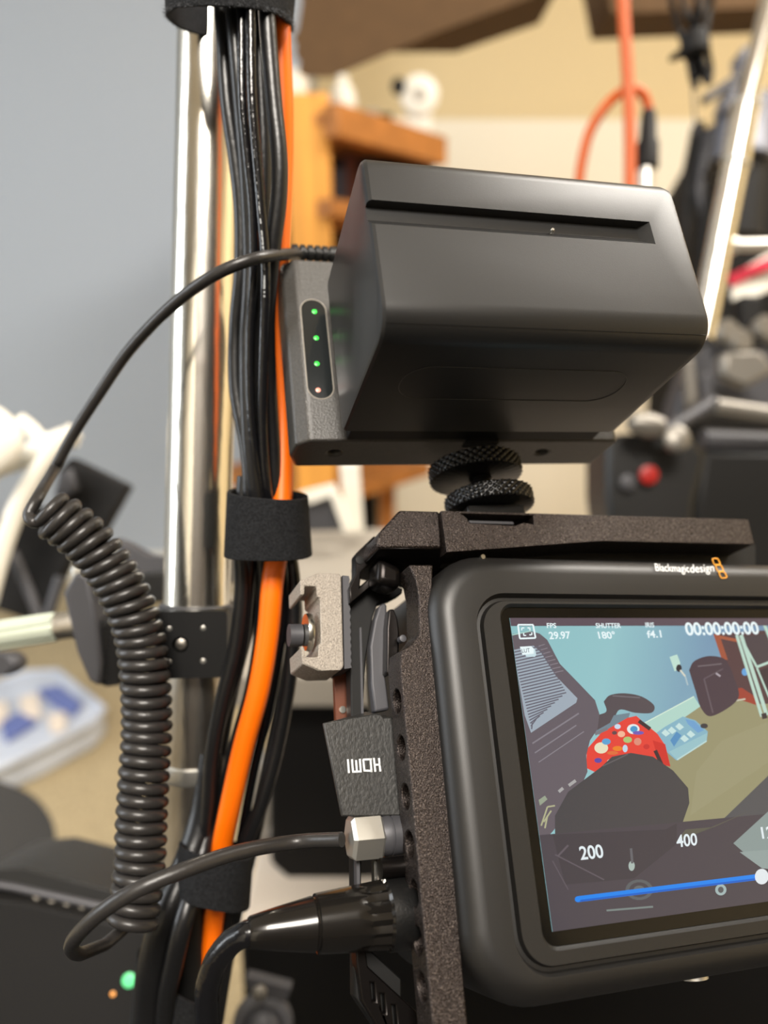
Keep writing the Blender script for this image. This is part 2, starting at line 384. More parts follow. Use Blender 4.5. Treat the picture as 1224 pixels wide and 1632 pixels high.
o = MB().tube(path([(1103, 120, 800), (1107, 180, 800), (1110, 215, 800)], 6), .0012, 8).build('thin_wire', M['greyd'], t)

# ---- light stand, studio lamp and gear on the right
t = thing('chrome_light_stand', 'leaning chrome light stand tube at the right edge, beside the battery', 'stand')
A0 = W(1336, -420, 640); A1 = W(1189, 168, 640); A2 = W(1172, 262, 640); A3 = W(1118, 540, 640)
MB().tube([A0, A1], .0092, 32).build('upper_tube', M['chrome'], t, smooth=80)
MB().tube([A1, A2], .0108, 32).build('middle_tube', M['chrome'], t, smooth=80)
MB().tube([A2, A3], .0098, 32).build('lower_tube', M['chrome'], t, smooth=80)
for q_ in (A1, A2): MB().lathe(q_ - (A1 - A0).normalized() * .0015, A1 - A0, [(0, 10), (0, 11.6), (3, 11.6), (3, 10)], 32).build('collar', M['satin'], t)
t = thing('studio_lamp', 'grey studio lamp head with a tilting yoke behind the leaning chrome stand', 'lamp')
mb = MB(); cpoly(mb, [(1180, 78), (1192, 70), (1204, 78), (1212, 110), (1212, 162), (1150, 176), (1160, 140), (1184, 108)], 900, 30); mb.build('yoke', M['greym'], t, bevel=4)
mb = MB(); cpoly(mb, [(1120, 152), (1186, 108), (1194, 118), (1126, 162)], 880, 12); mb.build('handle', M['greyd'], t, bevel=2)
o0 = W(1187, 158, 930); MB().lathe(o0, W(1182, 262, 930) - o0, [(0, 20), (0, 28), (4, 32), (60, 32), (64, 34), (74, 34), (74, 20)], 36).build('lamp_housing', M['greym'], t)
o0 = W(1182, 262, 935); MB().lathe(o0, W(1170, 400, 935) - o0, [(0, 28), (90, 30), (92, 20)], 36).build('lamp_base', M['dark'], t)
mb = MB(); cpoly(mb, [(1110, 192), (1124, 190), (1128, 240), (1112, 300), (1090, 420), (1088, 300)], 940, 18); mb.build('bracket', M['dark'], t, bevel=2)
mb = MB(); cpoly(mb, [(1124, 205), (1142, 195), (1146, 225), (1130, 260), (1118, 340), (1110, 300)], 930, 12); mb.build('clamp_plate', M['greyd'], t, bevel=2)
mb = MB(); fpoly(mb, [(1118, 330), (1200, 190), (1400, 160), (1400, 720), (1100, 720)], 1.35, .25); o = mb.build('black_gear_case', M['dark'], bevel=15); tag(o, 'tall black case behind the leaning chrome stand at the right edge', 'case')
for x, y, r_ in ((1206, 268, 12), (1212, 250, 6), (1160, 320, 8)):
    pass
# striped strap
t = thing('striped_strap', 'white webbing strap with a red stripe hanging at the right edge', 'strap')
mb = MB(); cpoly(mb, [(1166, 440), (1224, 404), (1330, 372), (1330, 430), (1224, 464), (1190, 480), (1168, 478)], 760, 5); mb.build('webbing', M['white_pl'], t, bevel=1)
mb = MB(); cpoly(mb, [(1160, 438), (1224, 411), (1330, 380), (1330, 398), (1224, 430), (1166, 456)], 756, 3); mb.build('red_stripe', M['pink'], t, bevel=1)
t = thing('silver_cross_bar', 'short silver bar lying level just above the striped strap', 'bar')
A0 = W(1166, 391, 720); A1 = W(1330, 388, 720); MB().tube([A0, A1], .0052, 20).build('rod', M['satin'], t); MB().lathe(A0, A0 - A1, [(-3, 5), (-3, 7.4), (2, 7.4), (4, 5)], 20).build('end_cap', M['satin'], t)
t = thing('grip_clamp', 'black and silver grip clamp with pale knobs, right of the battery', 'clamp')
mb = MB(); cpoly(mb, [(1180, 470), (1215, 470), (1210, 560), (1188, 560)], 700, 20); mb.build('clamp_stem', M['dark'], t, bevel=3)
for x, y in ((1152, 534), (1172, 548), (1212, 528)):
    o0 = W(x, y, 690); MB().lathe(o0, CM.to_3x3() @ Vector((.2, .1, 1)), [(0, 6), (0, 11), (8, 12), (12, 9)], 20).build('pale_knob', M['satin2'], t)
mb = MB(); cpoly(mb, [(1125, 548), (1330, 560), (1330, 660), (1120, 650), (1075, 690), (1080, 640), (1100, 585)], 700, 40); mb.build('clamp_jaw', M['greyd'], t, bevel=5)
mb = MB(); cpoly(mb, [(1150, 562), (1215, 558), (1240, 590), (1190, 618), (1150, 600)], 650, 15); mb.build('silver_plate', M['satin2'], t, bevel=4)
mb = MB(); cpoly(mb, [(1092, 572), (1106, 570), (1112, 640), (1098, 650)], 655, 10); mb.build('support_leg', M['satin2'], t, bevel=2)
mb = MB(); cpoly(mb, [(1118, 600), (1132, 590), (1142, 650), (1124, 668)], 655, 10); mb.build('support_leg', M['greyd'], t, bevel=2)
t = thing('silver_grip_arm', 'silver tubular grip arm lying across the top of the black camera', 'grip arm')
A0 = W(1140, 648, 560); A1 = W(1330, 676, 560); MB().tube([A0, A1], .0062, 24).build('arm_rod', M['satin2'], t, smooth=80)
A0 = W(1120, 702, 590); A1 = W(1330, 712, 590); MB().tube([A0, A1], .0085, 24).build('lower_rod', M['greyd'], t, smooth=80)
A0 = W(1000, 672, 540); A1 = W(1058, 682, 540); MB().lathe(A0, A1 - A0, [(0, 3), (3, 7), (14, 9), (24, 7), (26, 3)], 24).build('pale_lever', M['satin2'], t)
A0 = W(1075, 702, 540); MB().lathe(A0, CM.to_3x3() @ Vector((0, .2, 1)), [(0, 5), (0, 9), (6, 9), (8, 6)], 24).build('pale_knob', M['satin2'], t)
A0 = W(1058, 690, 555); A1 = W(1140, 640, 575); MB().tube([A0, A1], .005, 20).build('link_rod', M['greyd'], t, smooth=80)
t = thing('black_camera', 'blurry black camera with a round red button behind the top rail of the cage', 'camera')
mb = MB(); cpoly(mb, [(966, 706), (985, 690), (1100, 694), (1130, 722), (1110, 800), (1100, 930), (984, 930), (966, 790)], 560, 60); mb.build('camera_body', M['blk'], t, bevel=5)
mb = MB(); cpoly(mb, [(1110, 716), (1400, 722), (1400, 960), (1090, 960), (1096, 810)], 580, 90); mb.build('lens_hood', M['deep'], t, bevel=10)
A0 = W(1033, 757, 556); MB().lathe(A0, CM.to_3x3() @ Vector((0, 0, 1)), [(0, 2), (0, 6.5), (2.5, 6.5), (3, 5)], 24).build('red_button', M['redp'], t)
A0 = W(1000, 769, 556); MB().lathe(A0, CM.to_3x3() @ Vector((0, 0, 1)), [(0, 2), (0, 5.5), (2, 5.5), (2.5, 4)], 24).build('grey_dial', M['greyd'], t)

# ---- desk, cart and gear behind the camera
ZD = .72
def zpts(pts, Z): return [(atZ(x, y, Z).x * 1000, atZ(x, y, Z).y * 1000) for x, y in pts]
t = thing('grey_desk', 'light grey desk top behind the cold shoe bracket', 'desk')
MB().prism([(-110, 455), (700, 455), (700, 790), (-140, 790)], ZD * 1000 - 22, ZD * 1000, WF).build('desk_top', M['grey'], t, bevel=2)
for x, y in ((-100, 760), (660, 760), (660, 640)): MB().box((x, y, 0), (x + 30, y + 25, ZD * 1000 - 22)).build('leg', M['greyd'], t, bevel=2)
t = thing('white_display_stand', 'white metal stand holding a dark panel on the grey desk', 'stand')
Yd = .70
mb = MB(); fpoly(mb, [(541, 740), (572, 740), (580, 848), (556, 852), (547, 800)], Yd, .012); mb.build('upright', M['white_pl'], t, bevel=1.5)
mb = MB(); fpoly(mb, [(532, 775), (546, 800), (560, 850), (548, 850), (526, 790)], Yd - .01, .01); mb.build('brace', M['white_pl'], t, bevel=1.5)
mb = MB(); fpoly(mb, [(474, 788), (534, 772), (536, 788), (492, 804)], Yd, .01); mb.build('arm', M['white_pl'], t, bevel=1.5)
mb = MB(); fpoly(mb, [(486, 800), (527, 792), (545, 846), (486, 848)], Yd + .012, .01); mb.build('dark_panel', M['greyd'], t, bevel=1.5)
t = thing('equipment_cart', 'black cart with a white top shelf, low behind the plugs', 'cart')
MB().prism([(-95, 434), (700, 434), (700, 640), (-95, 640)], 538, 552, WF).build('white_shelf', M['paper'], t, bevel=2)
MB().prism([(-98, 438), (700, 438), (700, 636), (-98, 636)], 60, 537, WF).build('cart_body', M['dark'], t, bevel=4)
t = thing('black_power_case', 'big black case with cut-off corners standing behind the HDMI plug', 'case')
mb = MB(); fpoly(mb, [(432, 1082), (700, 1078), (700, 1416), (470, 1412), (430, 1376), (428, 1200)], .475, .15); mb.build('case_body', M['dark'], t, bevel=4, seg=3)
mb = MB(); fpoly(mb, [(396, 1230), (434, 1205), (434, 1300), (414, 1360), (398, 1300)], .50, .02); o = mb.build('grey_strap_buckle', M['grey'], bevel=2); tag(o, 'small grey metal plate left of the big black case', 'plate')
t = thing('floor_bounce_blocker', 'unseen black slab on legs added under the rig to block light from the floor', 'light blocker')  # added below the view so floor light does not reach the undersides
MB().box((-620, -900, 440), (1000, 405, 465)).build('blocker_top', M['dark'], t, bevel=3)
for x, y in ((-600, -880), (960, -880), (-600, 365), (960, 365)): MB().box((x, y, 0), (x + 30, y + 30, 440)).build('leg', M['dark'], t, bevel=2)
t = thing('tripod_knob', 'grey clamp knob with a pale lever at the bottom edge below the audio plug', 'knob')
mb = MB(); cpoly(mb, [(392, 1558), (404, 1560), (464, 1576), (456, 1598), (440, 1594), (396, 1580)], 330, 6); mb.build('lever', M['greyd'], t, bevel=1)
A0 = W(414, 1581, 322); MB().lathe(A0, CM.to_3x3() @ Vector((0, 0, 1)), [(0, 1), (0, 3), (1.5, 3), (2.4, 1.6)], 20).build('pivot', M['satin2'], t)
A0 = W(418, 1640, 335); MB().lathe(A0, CM.to_3x3() @ Vector((.1, .2, 1)), [(-6, 3), (-6, 13), (0, 13), (1, 11), (1, 9), (-1, 8.5), (2, 6), (3, 2)], 30).build('knob_wheel', M['greyd'], t)

# ---- left side: floor, chair, gear
t = thing('plastic_bin', 'clear plastic bin of packets on the carpet at the left edge', 'bin')
zb = .10
MB().prism(zpts([(-90, 1130), (40, 1082), (95, 1078), (168, 1138), (150, 1160), (60, 1205), (0, 1232), (-90, 1262)], zb * .5), 2, zb * 700, WF).build('bin_body', M['clearp'], t, bevel=12, seg=3)
rim_ = [Vector((x / 1000, y / 1000, zb * .72)) for x, y in zpts([(-90, 1120), (40, 1072), (92, 1070), (166, 1130), (148, 1152), (58, 1197), (0, 1224), (-90, 1252)], zb * .72)]
MB().tube(rim_ + rim_[:1], .007, 10).build('bin_rim', M['clearp'], t)
for i, (pts, m_, lab) in enumerate((([(60, 1098), (95, 1092), (132, 1120), (118, 1138), (80, 1118)], 'bluep', 'blue packet nearest the right corner of the plastic bin'), ([(0, 1150), (30, 1135), (60, 1150), (10, 1180)], 'bluep', 'blue packet at the left of the plastic bin'), ([(30, 1112), (60, 1105), (66, 1140), (36, 1142)], 'paper', 'cream packet in the middle of the plastic bin'), ([(75, 1140), (105, 1135), (104, 1160), (80, 1166)], 'paper', 'cream packet near the front rim of the plastic bin'), ([(-20, 1125), (10, 1115), (14, 1150), (-16, 1158)], 'paper', 'cream packet at the far left of the plastic bin'))):
    o = MB().prism(zpts(pts, zb * .8), zb * 710, zb * 830, WF).build('packet', M[m_], bevel=4); tag(o, lab, 'packet')
t = thing('office_chair', 'dark fabric office chair seat at the left edge over the carpet', 'chair')
q_ = [Vector((*v, 0)) for v in zpts([(-330, 1230), (-60, 1236), (10, 1248), (55, 1270), (82, 1305), (88, 1345), (70, 1400), (20, 1440), (-330, 1500)], .45)]
q_ = [(v.x, v.y) for v in crom(q_, 5)]
MB().prism(q_, 385, 450, WF).build('seat', M['charcoal'], t, bevel=22, seg=4)
cx_ = sum(v[0] for v in q_) / len(q_); cy_ = sum(v[1] for v in q_) / len(q_)
MB().lathe((cx_ / 1000, cy_ / 1000, .06), (0, 0, 1), [(0, 30), (60, 26), (320, 20), (325, 60), (328, 60)], 20).build('gas_column', M['dark'], t)
for k in range(5):
    a_ = R(72 * k + 20); MB().tube([Vector((cx_ / 1000, cy_ / 1000, .09)), Vector((cx_ / 1000 + .24 * math.cos(a_), cy_ / 1000 + .24 * math.sin(a_), .055))], [.018, .012], 10).build('base_arm', M['dark'], t)
    MB().lathe((cx_ / 1000 + .24 * math.cos(a_), cy_ / 1000 + .24 * math.sin(a_) - .012, .028), (0, 1, 0), [(0, 8), (0, 26), (24, 26), (24, 8)], 20).build('caster', M['dark'], t)

t = thing('network_box', 'black box with green and amber lights at the lower left', 'electronics box')
fr = Fr(W(60, 1560, 300), (1, -.22, -.05), (0, 1, -.25))
P2 = lambda pts, h=0: [fr.px(x, y, h) for x, y in pts]
MB().prism(P2([(-60, 1425), (40, 1438), (178, 1470), (262, 1490), (262, 1720), (-60, 1720)]), -60, 0, fr).build('box_body', M['dark'], t, bevel=1.5)
MB().prism(P2([(-60, 1400), (20, 1392), (178, 1432), (262, 1450), (262, 1478), (178, 1462), (20, 1425), (-60, 1418)]), -90, -12, fr).build('lid', M['blk'], t, bevel=1.5)
MB().tube([fr.w(*fr.px(x, y, 2), 2) for x, y in ((-60, 1402), (20, 1414), (165, 1446))], .0016, 10).build('vent_strip', M['greyd'], t)
for k in range(5):
    x, y = 60 + k * 24, 1426 + k * 5; MB().lathe(fr.w(*fr.px(x, y, 1), 1), fr.n, [(0, .6), (0, 1.6), (.8, 1.6), (.9, .6)], 10).build('vent_stud', M['grey'], t)
MB().lathe(fr.w(*fr.px(206, 1562, 0), 0), fr.n, [(-.5, 2.6), (.5, 2.6), (.9, 1.6)], 24).build('green_light', M['greenb'], t)
MB().lathe(fr.w(*fr.px(180, 1584, 0), 0), fr.n, [(-.5, .9), (.3, .9), (.5, .5)], 20).build('amber_light', M['amberb'], t)

t = thing('ridged_arm', 'pale ridged metal handle rod with dark serrated jaws, left of the coiled cable', 'clamp arm')
A0 = W(-60, 1022, 268); A1 = W(110, 996, 268); ax_ = A1 - A0
MB().lathe(A0, ax_, [(0, 3)] + [(.5, 5.2), (32, 5.0), (33, 4.0)], 60, lambda a, tt, r: (1 - .16 * (math.cos(a * 6) > .55)) if r > 4.5 else 1).build('fluted_rod', M['paleg'], t, smooth=30)
MB().lathe(A1 - ax_.normalized() * .004, ax_, [(0, 3.6), (0, 4.6), (5, 4.6), (5.4, 5.2), (8, 5.2), (8, 3)], 32).build('rod_collar', M['chrome2'], t)
mb = MB(); cpoly(mb, [(100, 945), (120, 912), (140, 918), (152, 985), (160, 1060), (158, 1094), (142, 1086), (122, 1040)], 262, 12); mb.build('jaw', M['greyd'], t, bevel=1)
sr = [(158, 985)] + [(162 + (4 if k % 2 else 0), 990 + k * 8) for k in range(13)]
mb = MB(); cpoly(mb, [(150, 985), (186, 990), (192, 1092), (168, 1095), (150, 1088)], 266, 14); mb.build('jaw', M['dark'], t, bevel=.8)
for k in range(10):
    mb = MB(); cpoly(mb, [(160, 996 + k * 9), (170, 997 + k * 9), (170, 1001 + k * 9), (160, 1000 + k * 9)], 265, 3); mb.build('tooth', M['blk'], t)
mb = MB(); cpoly(mb, [(110, 905), (132, 898), (150, 935), (162, 972), (150, 978), (120, 940)], 270, 8); mb.build('bracket', M['satin'], t, bevel=1)
t = thing('flat_bracket', 'dark grey flat bracket between the coiled cable and the chrome pole', 'bracket')
mb = MB(); cpoly(mb, [(180, 858), (205, 868), (236, 886), (300, 892), (300, 906), (222, 914), (200, 900)], 330, 10); mb.build('upper_plate', M['greyd'], t, bevel=1)
mb = MB(); cpoly(mb, [(205, 918), (300, 906), (300, 960), (230, 960)], 300, 12); mb.build('lower_plate', M['blk'], t, bevel=1)
mb = MB(); cpoly(mb, [(285, 895), (330, 890), (330, 950), (285, 955)], 245, 75); mb.build('mount_tab', M['blk'], t, bevel=1)
t = thing('white_ring_tubing', 'thick white curved tubing with loops at the left edge', 'tubing')
def wt(l, r): MB().tube(path(l, 8), r / 1000, 18).build('tube', M['white_pl'], t, smooth=80)
wt([(-60, 668, 420), (-18, 668, 420), (8, 690, 420), (8, 716, 420), (-14, 742, 420), (-60, 756, 420)], 8.2)
wt([(120, 686, 440), (92, 712, 440), (62, 750, 440), (32, 800, 440), (12, 850, 440), (-4, 900, 440), (-20, 960, 440)], 5.4)
wt([(118, 694, 450), (80, 708, 450), (50, 724, 450), (10, 738, 450), (-40, 752, 450)], 6.6)
wt([(30, 670, 470), (50, 686, 470), (70, 710, 470)], 5.0)
t = thing('barn_door_light', 'black square light panels hanging beside the white tubing', 'light')
mb = MB(); cpoly(mb, [(92, 748), (112, 728), (206, 774), (152, 870), (138, 886), (80, 850)], 500, 12); mb.build('panel', M['dark'], t, bevel=2)
mb = MB(); cpoly(mb, [(-40, 860), (20, 800), (78, 812), (124, 858), (84, 958), (50, 990), (-40, 960)], 490, 12); mb.build('panel', M['dark'], t, bevel=2)
mb = MB(); cpoly(mb, [(92, 752), (112, 745), (122, 780), (104, 800), (84, 790)], 495, 8); mb.build('hinge_plate', M['greyd'], t, bevel=2)
for a_, b_ in (((20, 880), (64, 985)), ((96, 920), (76, 985))): MB().tube([W(*a_, 470), W(*b_, 470)], .0034, 12).build('strut', M['greyd'], t)
mb = MB(); cpoly(mb, [(-60, 1045), (20, 1042), (36, 1060), (20, 1078), (-60, 1080)], 330, 10); o = mb.build('dark_knob', M['greyd'], bevel=3); tag(o, 'blurry dark knob under the pale ridged rod at the left edge', 'knob')

# ---- ceiling lamps of the room
for i, (x, y, s_) in enumerate(((.05, -1.0, .8), (1.1, .9, .9))):
    o = MB().box(((x - s_ / 2) * 1000 - 20, (y - s_ / 2) * 1000 - 20, 2395), ((x + s_ / 2) * 1000 + 20, (y + s_ / 2) * 1000 + 20, 2420)).build('ceiling_light', M['white_pl'], bevel=4)
    tag(o, ['square ceiling light panel behind the viewer', 'large square ceiling light panel above the back of the room'][i], 'ceiling light')


# ================================================================== BATTERY
t = thing('camera_battery', 'big charcoal camera battery with a long groove, clipped on the adapter with green lights', 'battery')
def bat_prof():
    pts = []
    H, D, rb, rt = 41.0, 42.5, 6.0, 4.0
    pts = []
    for k in range(9): a = R(90 * k / 8); pts.append((rb - rb * math.cos(a), -rb + rb * math.sin(a)))      # bottom front rounding (y, z)
    for k in range(7): a = R(90 * k / 6); pts.append((H - rt + rt * math.sin(a), -rt + rt * math.cos(a)))
    pts += [(H, -D + 1), (H - 1, -D), (1, -D), (0, -D + 1)]
    return pts
prof = bat_prof(); L = 70.8
rg = []
def brow(x, ins):
    cy, cz = 20.5, -21
    return [FB.w(x, cy + (y - cy) * (1 - ins / 20.5), cz + (z - cz) * (1 - ins / 21)) for y, z in prof]
for x, ins in ((0, 1.0), (.3, .35), (.9, 0), (L - 3.2, 0), (L - 1.6, .35), (L - .5, 1.4), (L, 3.0)): rg.append(brow(x, ins))
body = MB().rings(rg).build('battery_case', M['bat'], t, smooth=50)
gx1 = FB.px(1040, 372, 0)[0]; gy1 = FB.px(605, 319, 0)[1]; gy0 = FB.px(605, 357, 0)[1]
g = MB()
g.rings([[FB.w(-3, gy0, .5), FB.w(gx1, gy0, .5), FB.w(gx1, gy1, .5), FB.w(-3, gy1, .5)],
         [FB.w(-3, gy0, -.05), FB.w(gx1, gy0, -.05), FB.w(gx1, gy1, -.05), FB.w(-3, gy1, -.05)],
         [FB.w(-3, gy0 + 2.5, -2.0), FB.w(gx1 - 2.0, gy0 + 2.5, -2.0), FB.w(gx1 - 2.0, gy1 - .1, -2.0), FB.w(-3, gy1 - .1, -2.0)]])
cut(body, g, 30)
# raised pad outline on the underside and the fine seam along the case
pad = MB()
for y_, x0, x1 in ((0, 0.8, L - 2),):
    pad.tube([FB.w(x0, 2.0, -1.55), FB.w(x1, 2.0, -1.55)], .00008, 6)
pad.build('case_seam', M['deep'], t)
pts = [FB.w(x, 0.0, z) for x, z in rrect(8, -26, 59, -13, 6, 8)]
pad = MB().tube(pts + pts[:2], .0001, 6); pad.build('underside_label_edge', M['plate'], t)
MB().lathe(FB.wp(879, 369, -1), FB.n, [(-.4, .5), (.5, .5), (.75, .3)], 16).build('dimple', M['steel'], t)

# ================================================================== ADAPTER PLATE
t = thing('battery_adapter_plate', 'charcoal battery adapter plate with a strip of four charge lights, behind the battery', 'battery adapter')
ZP = -48.5; TH = 15
px0 = FB.px(477, 500, ZP)[0]; px00 = FB.px(454, 500, ZP - 2.5)[0]; pyt = FB.px(500, 414, ZP)[1]; pyb = FB.px(505, 702, ZP)[1]; pxr = FB.px(985, 694, ZP)[0]
if True:
    prf = [(px0, ZP), (pxr - 1, ZP), (pxr, ZP - 1), (pxr - .6, ZP - TH), (px00 + 1.5, ZP - TH), (px00 - .6, ZP - 9), (px00, ZP - 2.5)]
    FB2 = Fr(FB.o, FB.u, FB.n, cam_space=False)          # x along battery, y toward viewer, z = -up
    o = MB().prism(prf, -pyt, -pyb, FB2).build('adapter_body', M['plate'], t)
    bat_back = MB().box((-1.2, pyb + 4, ZP - 3), (90, 60, ZP + 1), FB)
    sl = MB().box((FB.px(533, 500, ZP)[0], FB.px(540, 672, ZP)[1], ZP - 4), (FB.px(533, 500, ZP)[0] + 2.2, FB.px(538, 447, ZP)[1], ZP + 1), FB)
    cut(o, sl); 
    hole = MB().lathe(FB.w(*[FB.px(545, 742, ZP)[0], pyb - 2, ZP - 7]), FB.v, [(0, 1.6), (5, 1.6)], 20)
    cut(o, hole)
    hole = MB().lathe(FB.w(pxr - 19, pyb - 2, ZP - 7), FB.v, [(0, 1.6), (5, 1.6)], 20)
    cut(o, hole); bevel(o, .9, 3)
    # indicator window, engraved outline
    ctr = FB.px(503, 556, ZP); a = FB.px(503, 478, ZP); b = FB.px(503, 636, ZP); hw = (FB.px(524, 556, ZP)[0] - FB.px(483, 556, ZP)[0]) / 2
    y1 = a[1]; y0 = b[1]; xc = FB.px(505, 556, ZP)[0]
    rr = rrect(xc - hw, y0, xc + hw, y1, hw, 8)
    win = MB().prism(rr, ZP - .2, ZP + .08, FB).build('indicator_window', M['ledwin'], t, bevel=.05)
    rim = [FB.w(x, y, ZP + .03) for x, y in rr]; MB().tube(rim + rim[:2], .00013, 6).build('window_rim', M['grey'], win)
    for (x, y, k) in ((501, 497, 'green'), (504, 539, 'green'), (505, 580, 'green'), (507, 622, 'red')):
        MB().lathe(FB.wp(x, y, ZP), FB.n, [(-.1, .62), (.14, .62), (.2, .4)], 16).build('indicator_light', M[k], win)
    # battery slide rails between plate and battery, release hardware
    MB().box((2.5, 1.2, ZP), (67, 39.5, -42.4), FB).build('mount_rails', M['deep'], t, bevel=.3)
    MB().prism([FB.px(757, 676, ZP + 1), FB.px(795, 676, ZP + 1), FB.px(796, 706, ZP + 1), FB.px(740, 706, ZP + 1)], ZP - 2, ZP + 1, FB).build('release_latch', M['deep'], t, bevel=.3)
    for (a_, b_, s_) in (((513, 735), (600, 735), 'DC OUT'), ((822, 741), (922, 741), '1/4-20')):
        pass

# ================================================================== SHOE SCREW (knurled discs)
t = thing('shoe_mount_screw', 'black hot-shoe screw with two diamond-knurled discs between adapter plate and cage', 'mounting screw')
def knurl(cw, r, h, m, parent, name):
    def fn(a, tt, rr):
        if rr < r - .6: return 1
        u = a * 34 / (2 * math.pi) ; v = tt * .62
        p = abs(((u + v) % 1) - .5) * 2; q = abs(((u - v) % 1) - .5) * 2
        return 1 + .028 * (min(p, q) * 2 - 1)
    n = 14; pr = [(0, .8), (0, r - .8)] + [(.25 + (h - .5) * k / n, r) for k in range(n + 1)] + [(h, r - .8), (h, .8)]
    return MB().lathe(cw, FB.v, pr, 272, fn).build(name, m, parent, smooth=60)
sx, sz = FB.px(757, 745, ZP - 6)[0], ZP - 7.5
sc_top = FB.w(FB.px(755, 740, sz)[0], pyb, sz)
SX = FB.px(755, 740, sz)[0]
r1 = 11.7
knurl(FB.w(SX, pyb - 7.4, sz), r1, 4.2, M['knurl'], t, 'lock_disc')
knurl(FB.w(SX + 2.2, pyb - 16.0, sz + 0.5), r1 - .7, 4.2, M['knurl'], t, 'foot_disc')
pr = [(0, 2.6)]
for k in range(12): pr += [(k * .8 + .1, 2.6), (k * .8 + .4, 3.1), (k * .8 + .7, 2.6)]
MB().lathe(FB.w(SX + 1, pyb - 13, sz + .3), FB.v, pr, 24).build('threaded_stud', M['knurl'], t)
MB().box((SX - 6, pyb - 19.4, sz - 6), (SX + 9, pyb - 16.6, sz + 6), FB).build('shoe_foot', M['knurl'], t, bevel=.4)

# ================================================================== CAMERA
t = thing('video_camera', 'black cinema camera with a large lit touchscreen, held in the black cage', 'camera')
X0, X1, Y0, Y1 = -18.6, 158, -74.5, 15.0
def ring(x0, y0, x1, y1, r, z): return [FS.w(x, y, z) for x, y in rrect(x0, y0, x1, y1, r, 10)]
rg = [ring(X0 + 4, Y0 + 4, X1 - 4, Y1 - 4, 10, -55), ring(X0, Y0, X1, Y1, 14, -50), ring(X0, Y0, X1, Y1, 14, -4)]
for k in range(1, 7):
    a = R(90 * k / 6); i = 5.0 * (1 - math.cos(a)); rg.append(ring(X0 + i, Y0 + i, X1 - i, Y1 - i, 14 - i * .8, -4 + 5.5 * math.sin(a)))
gx0, gy0_, gx1_, gy1_ = -8.2, -68.6, 119, 4.6
rg += [ring(gx0 - .7, gy0_ - .7, gx1_ + .7, gy1_ + .7, 7.6, 1.5), ring(gx0, gy0_, gx1_, gy1_, 7, -.1), ring(gx0 + .7, gy0_ + .7, gx1_ - .7, gy1_ - .7, 6.5, 0.0), ring(gx0 + 1.1, gy0_ + 1.1, gx1_ - 1.1, gy1_ - 1.1, 6.2, 1.2)]
sx0, sy0, sx1, sy1 = -2.3, -64.6, 112.5, 2.4
rg += [ring(sx0 - .6, sy0 - .6, sx1 + .6, sy1 + .6, 3.4, 1.2), ring(sx0, sy0, sx1, sy1, 3, .3), ring(sx0, sy0, sx1, sy1, 3, -.4), ring(sx0 + 8, sy0 + 8, sx1 - 8, sy1 - 8, 2, -.5)]
MB().rings(rg).build('camera_body', M['body'], t, smooth=32)
gl = MB().prism(rrect(sx0 + .02, sy0 + .02, sx1 - .02, sy1 - .02, 3, 8), -.35, -.04, FS).build('touchscreen', M['glassb'], t)
# picture on the screen: one flat lit image
sm = bpy.data.materials.new('screen_picture'); sm.use_nodes = True
nb = sm.node_tree.nodes['Principled BSDF']; nb.inputs['Base Color'].default_value = (.004, .004, .004, 1); nb.inputs['Roughness'].default_value = .12
at = sm.node_tree.nodes.new('ShaderNodeAttribute'); at.attribute_name = 'Col'
sm.node_tree.links.new(at.outputs['Color'], nb.inputs['Emission Color']); nb.inputs['Emission Strength'].default_value = 1.0
PV, PF, PC = [], [], []
lay = [0]
SXR, SYB = 110.0, -62.0
def clip(pts):
    def cl(ps, f, inter):
        out = []
        for i in range(len(ps)):
            a, b = ps[i - 1], ps[i]
            if f(b):
                if not f(a): out.append(inter(a, b))
                out.append(b)
            elif f(a): out.append(inter(a, b))
        return out
    def ix(x): return lambda a, b: (x, a[1] + (b[1] - a[1]) * (x - a[0]) / (b[0] - a[0]))
    def iy(y): return lambda a, b: (a[0] + (b[0] - a[0]) * (y - a[1]) / (b[1] - a[1]), y)
    ps = cl(pts, lambda p: p[0] >= 0, ix(0)); ps = cl(ps, lambda p: p[0] <= SXR, ix(SXR)) if ps else ps
    ps = cl(ps, lambda p: p[1] <= 0, iy(0)) if ps else ps; ps = cl(ps, lambda p: p[1] >= SYB, iy(SYB)) if ps else ps
    return ps
def scr_local(pts, col, cols=None):
    lay[0] += 1; z = lay[0] * .0012
    ps = clip(pts) if cols is None else pts
    if len(ps) < 3: return
    tr = tessellate_polygon([[Vector((p[0], p[1], 0)) for p in ps]]); k = len(PV)
    PV.extend([FS.w(p[0], p[1], z) for p in ps]); PF.extend([tuple(i + k for i in q) for q in tr])
    PC.extend([(*lin(c), 1) for c in (cols or [col] * len(ps))])
def scr(pts, col, smooth=False):
    l = [FS.px(x, y, 0) for x, y in pts]
    if smooth:
        q = [Vector((a, b, 0)) for a, b in l]; q = crom(q + [q[0]], 6)[:-1]; l = [(v.x, v.y) for v in q]
    scr_local(l, col)
def sline(a, b, w, col):
    A = Vector(a); B = Vector(b); d = (B - A).normalized(); n = Vector((-d.y, d.x)) * w / 2
    scr([tuple(A + n), tuple(B + n), tuple(B - n), tuple(A - n)], col)
def sdisc(c, rx, ry, col, n=18): scr([(c[0] + rx * math.cos(2 * math.pi * k / n), c[1] + ry * math.sin(2 * math.pi * k / n)) for k in range(n)], col)
def stext(s, p0, p1, p2, col, bold=0.0):
    lay[0] += 1; vs, fs = text(s, FS, p0, p1, p2, lay[0] * .0012, None, None, bold=bold)
    k = len(PV); PV.extend(vs); PF.extend([tuple(i + k for i in f) for f in fs]); PC.extend([(*lin(col), 1)] * len(vs))
TEAL, BLU = (148, 198, 202), (112, 142, 172)
